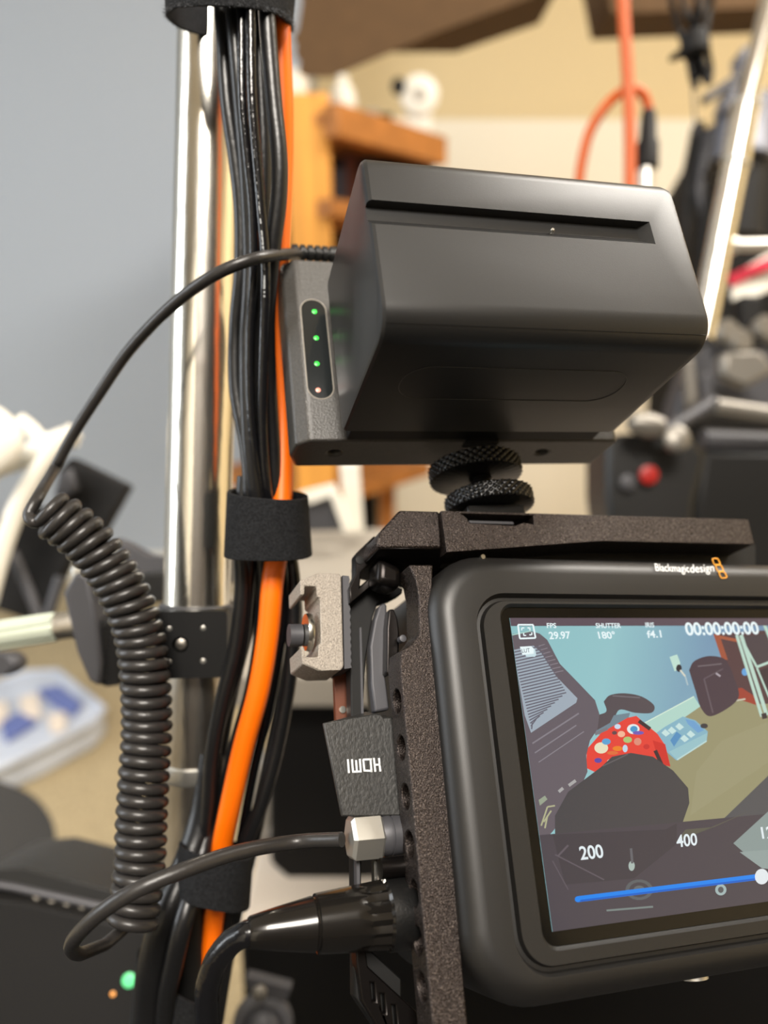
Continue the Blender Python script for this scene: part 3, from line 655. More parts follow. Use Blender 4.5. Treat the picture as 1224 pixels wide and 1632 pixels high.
scr_local([(0, 0), (28, 0), (58, 0), (SXR, 0), (SXR, SYB), (58, SYB), (28, SYB), (0, SYB)], None,
          [(140, 190, 194), (146, 192, 198), (116, 146, 176), (104, 130, 164), (96, 120, 150), (104, 138, 165), (128, 176, 190), TEAL])
# carpet, baseboard
scr([(1015, 1190), (1060, 1170), (1108, 1128), (1150, 1118), (1400, 1060), (1400, 1300), (1060, 1345), (1040, 1330)], (150, 145, 112))
scr([(1110, 1230), (1150, 1180), (1224, 1150), (1224, 1215), (1100, 1300)], (154, 149, 117))
scr([(1026, 1153), (1106, 1110), (1116, 1126), (1044, 1176)], (176, 212, 200)); sline((1026, 1153), (1106, 1110), 1.6, (215, 235, 215))
# furniture, bag, ladder
scr([(1137, 1010), (1230, 1004), (1300, 1010), (1300, 1120), (1206, 1122), (1178, 1112), (1150, 1048)], (86, 62, 66))
scr([(1137, 1011), (1146, 1010), (1160, 1052), (1150, 1050)], (160, 84, 62)); sline((1146, 1015), (1180, 1022), 5, (166, 92, 66))
scr([(1172, 1098), (1182, 1096), (1206, 1112), (1206, 1124), (1176, 1114)], (158, 66, 54)); sdisc((1187, 1071), 5, 6, (100, 160, 215))
sline((1165, 1118), (1188, 1114), 2.5, (200, 195, 175))
scr([(1181, 1015), (1224, 1010), (1260, 1010), (1260, 1050), (1206, 1062)], (76, 66, 72)); scr([(1205, 1070), (1260, 1050), (1260, 1120), (1224, 1112)], (64, 52, 58))
for a, b, w in (((1174, 1012), (1214, 1142), 5), ((1181, 1012), (1222, 1140), 6), ((1206, 1063), (1230, 1054), 4), ((1188, 1030), (1206, 1063), 3.5), ((1206, 1064), (1226, 1112), 3), ((1218, 995), (1232, 1030), 5)):
    sline(a, b, w, (186, 214, 200))
sline((1214, 1142), (1222, 1140), 9, (60, 52, 56))
scr([(1098, 1068), (1106, 1054), (1126, 1046), (1146, 1047), (1158, 1054), (1170, 1080), (1176, 1114), (1136, 1141), (1118, 1130), (1108, 1100)], (74, 60, 70), True)
sline((1112, 1062), (1150, 1058), 2, (112, 102, 108)); sline((1122, 1082), (1136, 1136), 2.5, (98, 86, 94)); sline((1122, 1082), (1152, 1066), 2, (98, 86, 94)); sline((1141, 1073), (1148, 1078), 3, (170, 160, 168))
scr([(1067, 1047), (1079, 1043), (1084, 1056), (1083, 1066), (1075, 1070)], (190, 222, 208)); sdisc((1082, 1065), 4.5, 6, (46, 44, 52)); sline((1084, 1068), (1092, 1078), 3, (210, 210, 196)); sline((1092, 1078), (1096, 1092), 2.5, (170, 190, 196))
# plastic bin of packets
scr([(1046, 1168), (1060, 1158), (1088, 1142), (1108, 1148), (1128, 1166), (1126, 1182), (1078, 1212), (1064, 1200)], (132, 178, 196))
scr([(1066, 1198), (1127, 1168), (1126, 1182), (1079, 1211)], (150, 192, 200)); scr([(1092, 1146), (1106, 1149), (1122, 1164), (1112, 1168), (1096, 1154)], (110, 160, 205))
for p in ((1060, 1168), (1082, 1158), (1100, 1170), (1090, 1177), (1070, 1164)): scr([(p[0] - 6, p[1]), (p[0], p[1] - 6), (p[0] + 8, p[1] + 1), (p[0] + 1, p[1] + 6)], (196, 224, 222))
scr([(1068, 1180), (1078, 1166), (1086, 1172), (1074, 1190)], (84, 142, 190)); sline((1079, 1211), (1126, 1181), 2.2, (186, 216, 214)); sdisc((1122, 1157), 6, 4, (60, 58, 64))
# chair arm
scr([(962, 1118), (972, 1108), (995, 1105), (1022, 1110), (1042, 1124), (1038, 1136), (1012, 1136), (988, 1131), (978, 1146), (962, 1166), (948, 1160), (950, 1142), (966, 1134)], (84, 76, 82), True)
sline((976, 1109), (1020, 1112), 2, (112, 106, 112))
scr([(944, 1168), (972, 1152), (978, 1140), (1004, 1136), (1000, 1150), (960, 1172)], (112, 132, 144))
# red bag covered in round stickers
scr([(934, 1224), (935, 1194), (944, 1184), (958, 1168), (1000, 1144), (1014, 1141), (1022, 1148), (1048, 1170), (1060, 1188), (1068, 1220), (1044, 1222), (960, 1236)], (226, 66, 56))
scr([(1040, 1180), (1060, 1186), (1068, 1222), (1050, 1216)], (206, 48, 44)); sline((1018, 1149), (1036, 1162), 6, (58, 44, 50)); sline((1044, 1196), (1054, 1218), 6, (58, 44, 50)); sline((948, 1170), (968, 1161), 5, (120, 120, 128))
for x, y, rx, ry, c in ((958, 1192, 11, 9, (228, 222, 190)), (966, 1182, 7, 5, (90, 160, 210)), (1009, 1162, 10, 8, (226, 234, 232)), (1010, 1162, 6, 5, (70, 150, 200)), (1017, 1168, 9, 3, (110, 90, 180)), (990, 1170, 6, 5, (240, 180, 150)), (1000, 1179, 7, 5, (170, 196, 120)), (984, 1158, 5, 4, (200, 216, 236)), (1016, 1182, 6, 6, (220, 140, 120)), (984, 1193, 8, 4, (232, 130, 40)), (996, 1193, 4, 6, (190, 214, 232)), (953, 1212, 6, 4, (96, 70, 160)), (979, 1168, 4, 3, (96, 70, 76)), (976, 1200, 9, 3, (220, 110, 60)), (972, 1214, 5, 4, (236, 200, 180)), (1030, 1190, 5, 4, (200, 50, 50))):
    sdisc((x, y), rx, ry, c)
# mesh office chair
scr([(790, 1015), (846, 1006), (860, 1010), (872, 1020), (892, 1058), (925, 1092), (948, 1116), (955, 1138), (952, 1162), (940, 1180), (934, 1204), (936, 1230), (910, 1290), (868, 1340), (790, 1340)], (100, 92, 100), False)
scr([(818, 1036), (850, 1029), (862, 1040), (886, 1078), (920, 1113), (918, 1120), (846, 1168), (836, 1140)], (158, 170, 182))
for k in range(27):
    y = 1040 + k * 4.7; xl = 817 + k * 1.15; xr = 862 + k * 2.35 if k < 17 else 902 - (k - 17) * 6
    sline((xl, y), (min(xr, 919), y - 10 - k * .35 if k < 17 else y - 16 + (k - 17) * .6), 2.0, (100, 98, 110))
for k in range(8): sline((858 + k * 3.6, 1030 + k * 6), (868 + k * 4.2, 1027 + k * 6), 1.2, (140, 132, 140))
for k, (a, b) in enumerate((((848, 1185), (922, 1137)), ((852, 1200), (918, 1156)), ((858, 1215), (930, 1166)))): sline(a, b, 2.5 - k * .4, (132, 126, 134))
sline((812, 1013), (846, 1006), 1.6, (170, 210, 200))
for a, b in (((906, 1252), (917, 1244)), ((890, 1262), (897, 1256))): sline(a, b, 5, (168, 166, 166))
scr([(858, 1275), (868, 1268), (872, 1274), (860, 1284)], (150, 160, 140)); 
for a, b in (((862, 1316), (872, 1286)), ((872, 1286), (884, 1284)), ((866, 1310), (878, 1292)), ((868, 1320), (872, 1300))): sline(a, b, 2.5, (176, 176, 140))
# near dark surface at the lower right, seat
scr([(1224, 1236), (1300, 1180), (1300, 1330), (1165, 1345), (1135, 1322)], (84, 84, 88))
scr([(958, 1222), (975, 1206), (1005, 1200), (1040, 1206), (1072, 1228), (1096, 1256), (1098, 1280), (1080, 1332), (1076, 1340), (884, 1345), (884, 1300), (905, 1262)], (70, 68, 72), False)
sline((960, 1221), (1000, 1202), 2, (96, 92, 96))
# control bar along the bottom
scr([(790, 1338), (860, 1331), (1224, 1297), (1400, 1280), (1400, 1500), (790, 1520)], (74, 68, 76))
scr([(880, 1330), (1060, 1322), (1078, 1312), (1078, 1345), (1010, 1400), (900, 1410)], (66, 61, 68))
scr([(1076, 1342), (1200, 1290), (1138, 1318), (1092, 1322)], (92, 90, 80))
scr([(1168, 1344), (1240, 1278), (1400, 1260), (1400, 1398), (1214, 1384)], (138, 152, 150)); scr([(1178, 1358), (1400, 1340), (1400, 1398), (1214, 1384)], (146, 160, 158))
scr([(812, 985), (1400, 985), (1400, 997), (813, 998)], (92, 78, 88))
# faint knob reflections in the screen glass, painted into the picture (grey ring marks)
for r_, c in ((22, (92, 96, 100)), (16, (74, 70, 78)), (9, (100, 106, 108))): sdisc((1018, 1418), r_, r_ * .75, c)
sdisc((1006, 1380), 5, 8, (168, 184, 178)); sline((1005, 1352), (1007, 1376), 4, (98, 98, 104)); sdisc((1148, 1418), 9, 9, (160, 180, 180)); sdisc((1148, 1418), 4.5, 5, (88, 90, 94)); sline((966, 1451), (1040, 1445), 3, (120, 132, 130))
sline((884, 1362), (962, 1402), 2, (96, 88, 96)); sline((880, 1372), (905, 1418), 1.5, (96, 88, 96)); sline((905, 1347), (888, 1365), 3, (96, 88, 96))
# icons and numbers
WT = (235, 248, 250)
def frame_icon(pts, w):
    for i in range(4): sline(pts[i - 1], pts[i], w, WT)
frame_icon([(825, 996), (849, 996), (853, 1017), (828, 1018)], 2.6)
for (x, y, dx, dy) in ((831, 1001, 1, 1), (844, 1001, -1, 1), (847, 1012, -1, -1), (834, 1013, 1, -1)):
    sline((x, y), (x + 4 * dx, y), 1.8, WT); sline((x, y), (x, y + 4 * dy), 1.8, WT)
scr([(834, 1036), (852, 1034), (854, 1044), (852, 1047), (838, 1047)], (200, 222, 228)); scr([(828, 1031), (846, 1030), (850, 1034), (850, 1042), (832, 1044)], WT)
stext('LUT', (832, 1040.5), (845, 1039.5), (831, 1034), (110, 120, 130), .01)
stext('FPS', (872, 1001), (887, 1001), (871, 993), WT, .02); stext('29.97', (876, 1019), (910, 1018), (874, 1007), WT, .02)
stext('SHUTTER', (950, 1001), (990, 1001), (949, 993), WT, .02); stext('180°', (955, 1018), (982, 1018), (952, 1006), WT, .02)
stext('IRIS', (1029, 1000), (1043, 1000), (1028, 992), WT, .02); stext('f4.1', (1032, 1017), (1055, 1016), (1030, 1005), WT, .02)
stext('00:00:00:00', (1094, 1013), (1211, 1011), (1090, 992), WT, .025)
stext('200', (926, 1371), (963, 1367), (922, 1349), (226, 236, 240), .02); stext('400', (1079, 1351), (1112, 1347), (1077, 1331), (226, 236, 240), .02); stext('1250', (1215, 1337), (1258, 1334), (1212, 1318), (226, 236, 240), .02)
sline((920, 1433), (1212, 1397), 9.5, (18, 132, 236)); sline((920, 1436), (1212, 1400), 3, (10, 96, 200)); sdisc((920, 1433), 4.7, 4.7, (18, 132, 236)); sdisc((1213, 1397), 11, 12.5, (225, 232, 236))
me = bpy.data.meshes.new('screen_image'); me.from_pydata(PV, [], PF); me.materials.append(sm)
ca = me.color_attributes.new('Col', 'FLOAT_COLOR', 'POINT')
for i, c in enumerate(PC): ca.data[i].color = c
bm = bmesh.new(); bm.from_mesh(me)
for f_ in bm.faces:
    if f_.normal.dot(FS.n) < 0: f_.normal_flip()
bm.to_mesh(me); bm.free()
o = bpy.data.objects.new('screen_image', me); COL.objects.link(o); o.parent = gl
o['label'] = 'lit picture of a chair and red bag with white camera readouts'
# maker's mark on the brand strip
def mid(a, b, k): return (a[0] + (b[0] - a[0]) * k, a[1] + (b[1] - a[1]) * k)
text('Blackmagic', FS, (1046, 914), (1100, 916), (1043, 898), 1.54, M['white'], t, 'brand_lettering', bold=.002)
text('design', FS, (1101, 917), (1139, 915), (1099, 900), 1.54, M['white'], t, 'brand_lettering')
for k in range(3):
    x = 1140 + k * 5.3; y = 896 + k * 10.6
    pp = [FS.wp(x + dx, y + dy, 1.54) for dx, dy in ((-5, -5), (-1.5, -6), (3, -6), (5, -3.5), (7.5, 1.5), (7, 3.5), (3, 4), (-1, 4), (-3, 1))]
    MB().tube(pp + pp[:2], .00014, 6).build('brand_square', M['amber'], t)
# screws and small fittings under the body
MB().lathe(FS.w(36, Y0 + 1, -8), -FS.v, [(0, 3), (2, 3), (2.2, 2.4)], 20).build('bottom_foot', M['satin'], t)

# ================================================================== CAGE
t = thing('camera_cage', 'brown-black metal cage with round holes framing the left and top of the camera', 'camera cage')
P = lambda pts, h: poly(FS, pts, h)
rail = MB().prism(P([(652, 900), (663, 925), (667, 945), (669, 1010), (656, 1027), (640, 1036), (638, 1060), (690, 1640), (693, 1700), (755, 1700), (746, 1640), (700, 1100), (688, 1000), (690, 900)], -2.5), -11, -2.5, FS).build('side_rail', M['cage'], t)
hc = MB()
for (x, y) in ((632, 1118), (637, 1192), (645, 1270), (651, 1346), (657, 1424), (662, 1500), (668, 1574)):
    yy = FS.px(x, y, -6.5)[1]; xx = FS.px(x, y, -6.5)[0]
    hc.lathe(FS.w(xx - 4, yy, -6.6), FS.u, [(0, 2.5), (7, 2.5)], 24)
cut(rail, hc); bevel(rail, .35)
# inner lining of the rail: brown bare plate behind, threaded inserts
MB().box((-27.5, -90, -20), (-26.2, FS.px(600, 1120, -15)[1], -11.5), FS)
blk = MB().prism(P([(601, 864), (605, 848), (637, 813), (700, 815), (704, 873), (603, 873)], -4), -26, -4, FS).build('corner_block', M['cage'], t, bevel=.5)
MB().rings([[FS.wp(603, 873, -4), FS.wp(704, 873, -4), FS.w(*FS.px(704, 873, -4), -26), FS.w(*FS.px(603, 873, -4), -26)],
            [FS.wp(607, 890, -9), FS.wp(700, 910, -9), FS.w(*FS.px(700, 910, -9), -26), FS.w(*FS.px(607, 890, -9), -26)]]).build('corner_gusset', M['cage2'], t, bevel=.3)
o = MB().prism(P([(703, 814), (850, 818), (1192, 828), (1202, 867), (960, 862), (712, 880)], -2.5), -24, -2.5, FS).build('top_rail', M['cage'], t)
cut(o, MB().prism(P([(734, 818), (850, 821), (851, 836), (834, 833), (822, 838), (748, 834), (744, 826)], -2.5), -8, -1, FS)); bevel(o, .7, 3)
MB().prism(P([(712, 880), (960, 863), (1204, 869), (1204, 905), (700, 905)], -12), -24, -12, FS).build('top_liner', M['deep'], t)
MB().prism(P([(747, 829), (818, 831), (820, 836), (750, 834)], -4), -6, -4, FS).build('shoe_slot_edge', M['greyd'], t, bevel=.2)
MB().lathe(FS.wp(769, 888, -1), FS.n, [(-1, .55), (.4, .55)], 12).build('set_screw', M['steel'], t)
arm = MB().prism(P([(567, 882), (597, 853), (604, 868), (606, 888), (600, 927), (558, 962), (556, 938), (567, 915)], -15), -19, -15, FS,
    holes=[P([(576, 910), (596, 890), (596, 914), (574, 934)], -15)]).build('slotted_arm', M['cage2'], t, bevel=.3)
for x, y in ((590, 872), (573, 893)): MB().lathe(FS.wp(x, y, -15), FS.n, [(-.5, 1.0), (.25, 1.0), (.3, .6)], 14).build('arm_screw', M['deep'], t)
pts = P([(604, 886), (642, 904), (640, 938), (601, 927)], -8)
MB().prism(pts, -16, -8, FS).build('clamp_barrel', M['cage2'], t, bevel=1.6, seg=4)
MB().prism(P([(556, 940), (600, 927), (642, 938), (641, 946), (624, 955), (602, 962), (594, 985), (583, 1050), (578, 1150), (575, 1500), (640, 1560), (640, 1640), (600, 1640), (566, 1590), (563, 1300), (560, 1150)], -19), -23, -19, FS).build('rear_frame', M['deep'], t, bevel=.4)
MB().prism(P([(573, 1000), (576, 1000), (580, 1150), (576, 1150)], -18.6), -19.2, -18.6, FS).build('frame_edge', M['greyd'], t)
MB().prism(P([(532, 1060), (562, 1070), (562, 1160), (536, 1160)], -26), -28, -26, FS).build('warm_tint_side_plate', M['brown'], t, bevel=.3)  # its brown is a warm reflection put into the plate colour
MB().lathe(FS.wp(546, 1131, -25.8), FS.n, [(-.4, .8), (.2, .8)], 14).build('plate_screw', M['steel'], t)
MB().prism(P([(568, 1480), (582, 1502), (586, 1540), (664, 1612), (690, 1700), (640, 1700), (577, 1596), (568, 1530)], -17), -21, -17, FS,
    holes=[P([(591, 1566), (597, 1566), (599, 1596), (594, 1596)], -17), P([(606, 1584), (613, 1584), (615, 1615), (610, 1615)], -17), P([(624, 1602), (631, 1602), (634, 1640), (628, 1640)], -17)]).build('lower_slotted_bracket', M['cage2'], t, bevel=.3)
for (x, y0, y1) in ((568, 1350, 1420), (596, 1356, 1420), (614, 1356, 1420)):
    MB().prism(P([(x, y0), (x + 5, y0), (x + 6, y1), (x + 1, y1)], -15), -17, -15, FS).build('rib', M['steel' if x > 590 else 'greyd'], t)
MB().lathe(FS.wp(628, 1382, -12), FS.u, [(-3, 2.0), (6, 2.0)], 20).build('cross_bolt', M['cage2'], t)
MB().lathe(FS.wp(643, 1017, -9), FS.n, [(-2, .8), (-.2, .8), (-.1, .5)], 16).build('pivot_screw', M['greyd'], t)
# clamp lever
lev = MB().prism(P([(598, 985), (604, 966), (612, 960), (617, 964), (616, 1020), (614, 1078), (621, 1131), (598, 1135), (592, 1090), (590, 1030)], -15), -18, -15, FS).build('clamp_lever', M['greyd'], t, bevel=.8, seg=3)
kn = [(620, 971), (628, 970), (634, 985), (637, 1010), (636, 1050), (630, 1070), (620, 1076), (616, 1072), (617, 1000)]
MB().prism(P(kn, -12), -15.5, -12, FS).build('lever_knob', M['cage2'], lev, bevel=1.2, seg=4)

# ================================================================== COLD SHOE BRACKET
t = thing('cold_shoe_bracket', 'small grey cold shoe bracket with a T-shaped slot, left of the cage', 'bracket')
hsh = -16
MB().prism(P([(478, 925), (505, 914), (541, 914), (544, 918), (548, 1062), (544, 1068), (508, 1069), (482, 1058), (480, 1031), (485, 1030), (487, 1047), (507, 1047), (508, 1026), (512, 1026), (510, 953), (505, 951), (504, 934), (486, 934), (485, 948), (479, 948)], hsh), hsh - 13, hsh, FS).build('shoe_body', M['grit'], t, bevel=.35)
nn = 26; pr = []
for k in range(nn): pr.append((556 + (1.6 if k % 2 else 0) + k * .12, 918 + k * 5.85))
MB().prism(P([(546, 917)] + pr + [(549, 1066)], hsh - .6), hsh - 13, hsh - .6, FS).build('serrated_face', M['greyd'], t)
a0 = FS.px(500, 1006, hsh - 4)
MB().lathe(FS.w(a0[0] - 1, a0[1], hsh - 5), FS.u, [(-.8, 1), (-.8, 4.2), (-.1, 4.4), (.6, 4.2), (.6, 1)], 28).build('clamp_screw', M['steel'], t)
MB().lathe(FS.w(a0[0] - 3.5, a0[1], hsh - 8), FS.u, [(-1.5, 2.6), (1.5, 2.6)], 24).build('screw_head', M['greyd'], t)

# ================================================================== HDMI PLUG
t = thing('hdmi_plug', 'flat black plug with upside-down HDMI lettering, pushed in through the cage side', 'plug')
hp = -12
fp_ = P([(515, 1152), (545, 1301), (652, 1300), (632, 1143), (611, 1143), (607, 1138), (600, 1137)], hp)
bk_ = [(x + (5.5 if x < fp_[1][0] + 3 else 0), y + 4 + (-2.5 if y > fp_[3][1] - 4 else 0)) for x, y in fp_]
MB().rings([[FS.w(x, y, hp) for x, y in fp_], [FS.w(x, y, hp - 1) for x, y in fp_], [FS.w(x, y, hp - 8) for x, y in bk_]]).build('plug_shell', M['leather'], t, bevel=.3)
# the lettering is upside down: each stroke drawn on the shell
mb = MB()
def stroke(a, b, w=3.0):
    A = Vector(a); B = Vector(b); d = (B - A).normalized(); n = Vector((-d.y, d.x)) * w / 2; A -= d * w / 2; B += d * w / 2
    mb.prism([FS.px(*(A + n), hp + .03), FS.px(*(B + n), hp + .03), FS.px(*(B - n), hp + .03), FS.px(*(A - n), hp + .03)], hp - .02, hp + .04, FS)
for a, b in (((604, 1209.5), (606, 1228)), ((596, 1209.5), (598, 1228.5)), ((597, 1219), (605, 1218.5)),
             ((590.5, 1210), (592, 1229)), ((591, 1210), (580, 1210.5)), ((579, 1212), (580.5, 1226)), ((581, 1228), (592, 1228.5)),
             ((573.5, 1211), (575, 1229)), ((575, 1229.5), (563, 1230)), ((567.5, 1213), (568.8, 1229)), ((561, 1211.5), (562.5, 1229.5)),
             ((554.5, 1211.5), (556, 1230.5))): stroke(a, b)
mb.build('lettering', M['white'], t)

# ================================================================== COILED CABLE
t = thing('coiled_power_cable', 'dark grey coiled cable hanging beside the chrome pole, from adapter plate to camera', 'cable')
cr = 1.5
dT = (CM.inverted() @ FB.wp(470, 404, ZP - 6)).z * -1000
main = [(478, 405, dT), (446, 406, dT - 12), (404, 413, dT - 21), (350, 434, dT - 22), (295, 470, dT - 17), (245, 515, dT - 11), (200, 566, dT - 4), (158, 628, dT), (118, 690, dT + 4), (88, 745, dT + 6)]
A = path(main, 8)
axis = crom([W(*p) for p in [(72, 812, 194), (108, 836, 196), (148, 872, 198), (182, 918, 200), (208, 968, 201), (224, 1020, 202), (232, 1090, 202), (234, 1160, 202), (230, 1230, 200), (226, 1300, 198), (223, 1370, 196), (217, 1430, 194), (208, 1492, 192)]], 10)
# resample the axis by arc length
ds = [0]
for i in range(1, len(axis)): ds.append(ds[-1] + (axis[i] - axis[i - 1]).length)
Lx = ds[-1]; NT = 36.5; NP = int(NT * 18)
hr = []; t0 = (axis[1] - axis[0]).normalized(); side = -(CM.to_3x3() @ Vector((1, .5, 0))); nx = (side - t0 * side.dot(t0)).normalized(); j = 0
for k in range(NP + 1):
    s_ = Lx * k / NP
    while j < len(ds) - 2 and ds[j + 1] < s_: j += 1
    f_ = (s_ - ds[j]) / (ds[j + 1] - ds[j]); p = axis[j].lerp(axis[j + 1], f_)
    tt = (axis[j + 1] - axis[j]).normalized(); nx = (nx - tt * nx.dot(tt)).normalized(); ny = tt.cross(nx)
    ph = -2 * math.pi * NT * k / NP; rad = .0050 * min(1, .75 + k / 60)
    hr.append(p + (nx * math.cos(ph) + ny * math.sin(ph)) * rad)
tail = [(166, 1506, 190), (130, 1520, 177), (114, 1512, 162), (122, 1492, 152), (160, 1455, 147), (215, 1420, 146), (290, 1388, 149), (380, 1358, 156), (470, 1342, 164)]
dD = (CM.inverted() @ FS.wp(560, 1337, -14)).z * -1000
B_ = path(tail + [(545, 1338, dD)], 8)
link1 = crom([A[-9], A[-1], W(62, 790, 196), W(46, 822, 192), hr[3], hr[10]], 6)[6:-6]
left = CM.to_3x3() @ Vector((-1, 0, 0))
ke = max(range(len(hr) - 20, len(hr) - 1), key=lambda k: (hr[k + 1] - hr[k - 1]).normalized().dot(left))     # leave the coil heading left
full = A + link1[1:] + hr[3:ke + 1] + crom([hr[ke - 3], hr[ke], W(*tail[0]), W(*tail[1])], 8)[9:17] + B_[8:]
full2 = [full[0]]
for q in full[1:]:
    if (q - full2[-1]).length > .0004: full2.append(q)
cb = MB().tube(full2, cr / 1000, 12).build('cable_core', M['rubber'], t, smooth=80)
# moulded strain relief on top of the plate
pr = [(0, 1.5), (0, 2.2)]
for k in range(5): pr += [(k * 2 + .1, 2.3), (k * 2 + 1.3, 2.3), (k * 2 + 1.35, 1.6), (k * 2 + 1.9, 1.6)]
pr += [(10, 2.3), (15, 2.5), (15.2, 1)]
MB().lathe(FB.wp(466, 403, ZP - 6), FB.u, pr, 20).build('strain_relief', M['blk'], t, smooth=30)
o0 = FS.wp(556, 1336, -14)
hexf = lambda a, tt, rr: (1.0 / max(.866, math.cos((a % (math.pi / 3)) - math.pi / 6)) * .93) if rr > 3.5 and tt < 6.8 else 1
MB().lathe(o0, FS.u, [(0, 2.6), (0, 3.6), (.7, 4.35), (6.2, 4.35), (6.7, 3.9)], 48, hexf).build('hex_nut', M['satin'], t, smooth=20)
o1 = o0 + FS.u * .0066
MB().lathe(o1, FS.u, [(0, 3.8), (1.0, 4.1), (1.8, 4.1), (1.9, 3.9), (2.1, 3.9), (2.2, 4.1), (6, 4.0), (6, 2.6), (16, 2.6)], 36).build('threaded_collar', M['greyd'], t, smooth=30)

# ================================================================== AUDIO PLUG
t = thing('audio_cable', 'glossy dark tapered plug with its black lead curving down, below the HDMI plug', 'cable')
pA = FS.wp(396, 1486, -14); pB = FS.wp(655, 1452, -14); ax = (pB - pA); LL = ax.length * 1000
def xr(px): return (px - 396) / (655 - 396) * LL
kx = 174 / 1250 * 1.02
def flute(a, tt, rr):
    if xr(560) < tt < xr(611): return 1 - .1 * (0.5 + .5 * math.cos(a * 16)) * min(1, (tt - xr(560)) / 3)
    return 1
pr = [(0, 1.2), (0, 18 * kx), (.4, 20 * kx), (xr(440), 27 * kx), (xr(494), 35 * kx), (xr(496), 33 * kx), (xr(499), 33 * kx), (xr(500), 37.5 * kx)]
pr += [(xr(500 + k * 6), (37.5 + k * .45) * kx) for k in range(1, 19)]
pr += [(xr(612), 47 * kx), (xr(614), 46.5 * kx)]
MB().lathe(pA, ax, pr, 64, flute).build('plug_sleeve', M['xlr'], t, smooth=30)
MB().lathe(pA, ax, [(xr(612), 30 * kx), (xr(612), 48 * kx), (xr(648), 48 * kx), (xr(654), 45 * kx), (xr(654), 30 * kx), (xr(690), 30 * kx)], 40).build('plug_ring', M['blk'], t, smooth=30)
d0 = (CM.inverted() @ pA).z * -1000
MB().tube([pA + ax.normalized() * .003] + path([(392, 1488, d0), (368, 1502, d0 + 1), (345, 1530, d0 + 2), (331, 1570, d0 + 3), (330, 1610, d0 + 4), (334, 1680, d0 + 6)], 8), .00235, 16).build('cable_core', M['cable_gloss'], t, smooth=80)

# ================================================================== POLE
DP = 226
t = thing('chrome_pole', 'shiny vertical chrome pole at left, slotted into a black clamp collar', 'pole')
rp = 52 * DP / F
def rayp(x, y, d): return W(x, y, d)
pT = W(338, -60, DP); pX = pT + (pT - W(313, 962, DP)) * .5; pB2 = W(313, 962, DP)
MB().tube([pX] + [pT.lerp(pB2, k / 8) for k in range(9)], rp / 1000, 64).build('upper_tube', M['chrome'], t, smooth=80)
ax = (pT - pB2).normalized()
q = lambda y, x0=313, y0=962: pB2 + (pT - pB2) * ((962 - y) / 1022)
MB().lathe(q(1070), ax, [(-58, rp * .78), (-58, rp * .80), (-34, rp * .80), (-33.5, rp * .82), (0, rp * .86), (1.5, rp * .88), (4, rp * .88)], 56).build('lower_tube', M['chrome2'], t, smooth=40)
MB().lathe(q(1240), ax, [(0, rp * .84), (1, rp * .9), (4.4, rp * .9), (5, rp * .84)], 48).build('silver_ring', M['satin'], t)
MB().lathe(q(1420), ax, [(0, rp * .7), (1, rp * .84), (5, rp * .9), (9, rp * .7), (9.5, rp * .6)], 48).build('white_fitting', M['white_pl'], t)
MB().lathe(q(1420), ax, [(-160, rp * .66), (-160, rp * .72), (.5, rp * .72), (.5, rp * .6)], 40).build('bottom_section', M['blk'], t)
t = thing('pole_clamp', 'black square clamp block with threaded holes gripping the chrome pole', 'clamp')
u = (CM.to_3x3() @ Vector((1, 0, -.12))).normalized(); FP = Fr(q(1012), u, ax, cam_space=False)
o = MB().prism(rrect(-9.2, -9.6, 10, 8.6, 1.2, 3), -13, 13.5, FP).build('clamp_block', M['deep'], t)
hc = MB()
for x, y, r_ in ((-2.5, -.5, 2.2),): hc.lathe(FP.w(x, y, 11), FP.n, [(0, r_), (5, r_)], 24)
hc2 = MB()
for x, y in ((-5.5, 4), (3.5, 4), (-5.5, -5), (3.5, -5)): hc2.lathe(FP.w(x, y, 12), FP.n, [(0, .9), (4, .9)], 12)
cut(o, hc); cut(o, hc2); bevel(o, .3)
for x, y in ((-5.5, 4), (3.5, 4), (-5.5, -5), (3.5, -5)): MB().lathe(FP.w(x, y, 12.1), FP.n, [(0, .85), (.8, .85), (1, .5)], 12).build('block_screw', M['satin'], t)
MB().lathe(FP.w(-2.5, -.5, 11.1), FP.n, [(0, 1.6), (1.2, 1.5), (1.5, .6)], 16).build('centre_bolt', M['chrome2'], t)
MB().lathe(q(965), ax, [(-1.5, rp * 1.12), (0, rp * 1.12), (.6, rp * 1.04)], 48).build('collar_ring', M['greyd'], t)

# ================================================================== CABLES ALONG THE POLE
def strand(label, pts, r, m, name='black_cable', flat=1.0, group=None, seg=14):
    if pts[0][1] < 0: pts = [(pts[0][0] + 12, -480, pts[0][2] + 4), (pts[0][0] + 4, -240, pts[0][2])] + pts
    o = MB().tube(path(pts, 8), r / 1000, seg, flat=flat).build(name, m, smooth=80); tag(o, label, 'cable', group); return o
strand('leftmost thick matte black cable touching the chrome pole, top left of the bundle', [(352, -30, 199), (356, 60, 199), (362, 160, 199), (376, 260, 200), (384, 340, 201), (384, 430, 202), (376, 520, 204), (376, 620, 204), (394, 720, 203), (398, 800, 203), (396, 900, 206), (382, 1040, 210), (348, 1160, 214), (332, 1280, 216), (318, 1400, 220), (290, 1520, 224), (268, 1660, 228)], 1.9, M['cable'])
strand('black cable with a soft sheen, second from left at the top of the bundle', [(370, -30, 194), (374, 60, 194), (384, 180, 195), (393, 290, 197), (398, 420, 200), (392, 560, 200), (396, 700, 200), (408, 800, 202), (418, 900, 206), (416, 1000, 210), (400, 1100, 213), (372, 1200, 216), (350, 1320, 220), (330, 1440, 224), (296, 1560, 228), (280, 1660, 230)], 1.8, M['cable'])
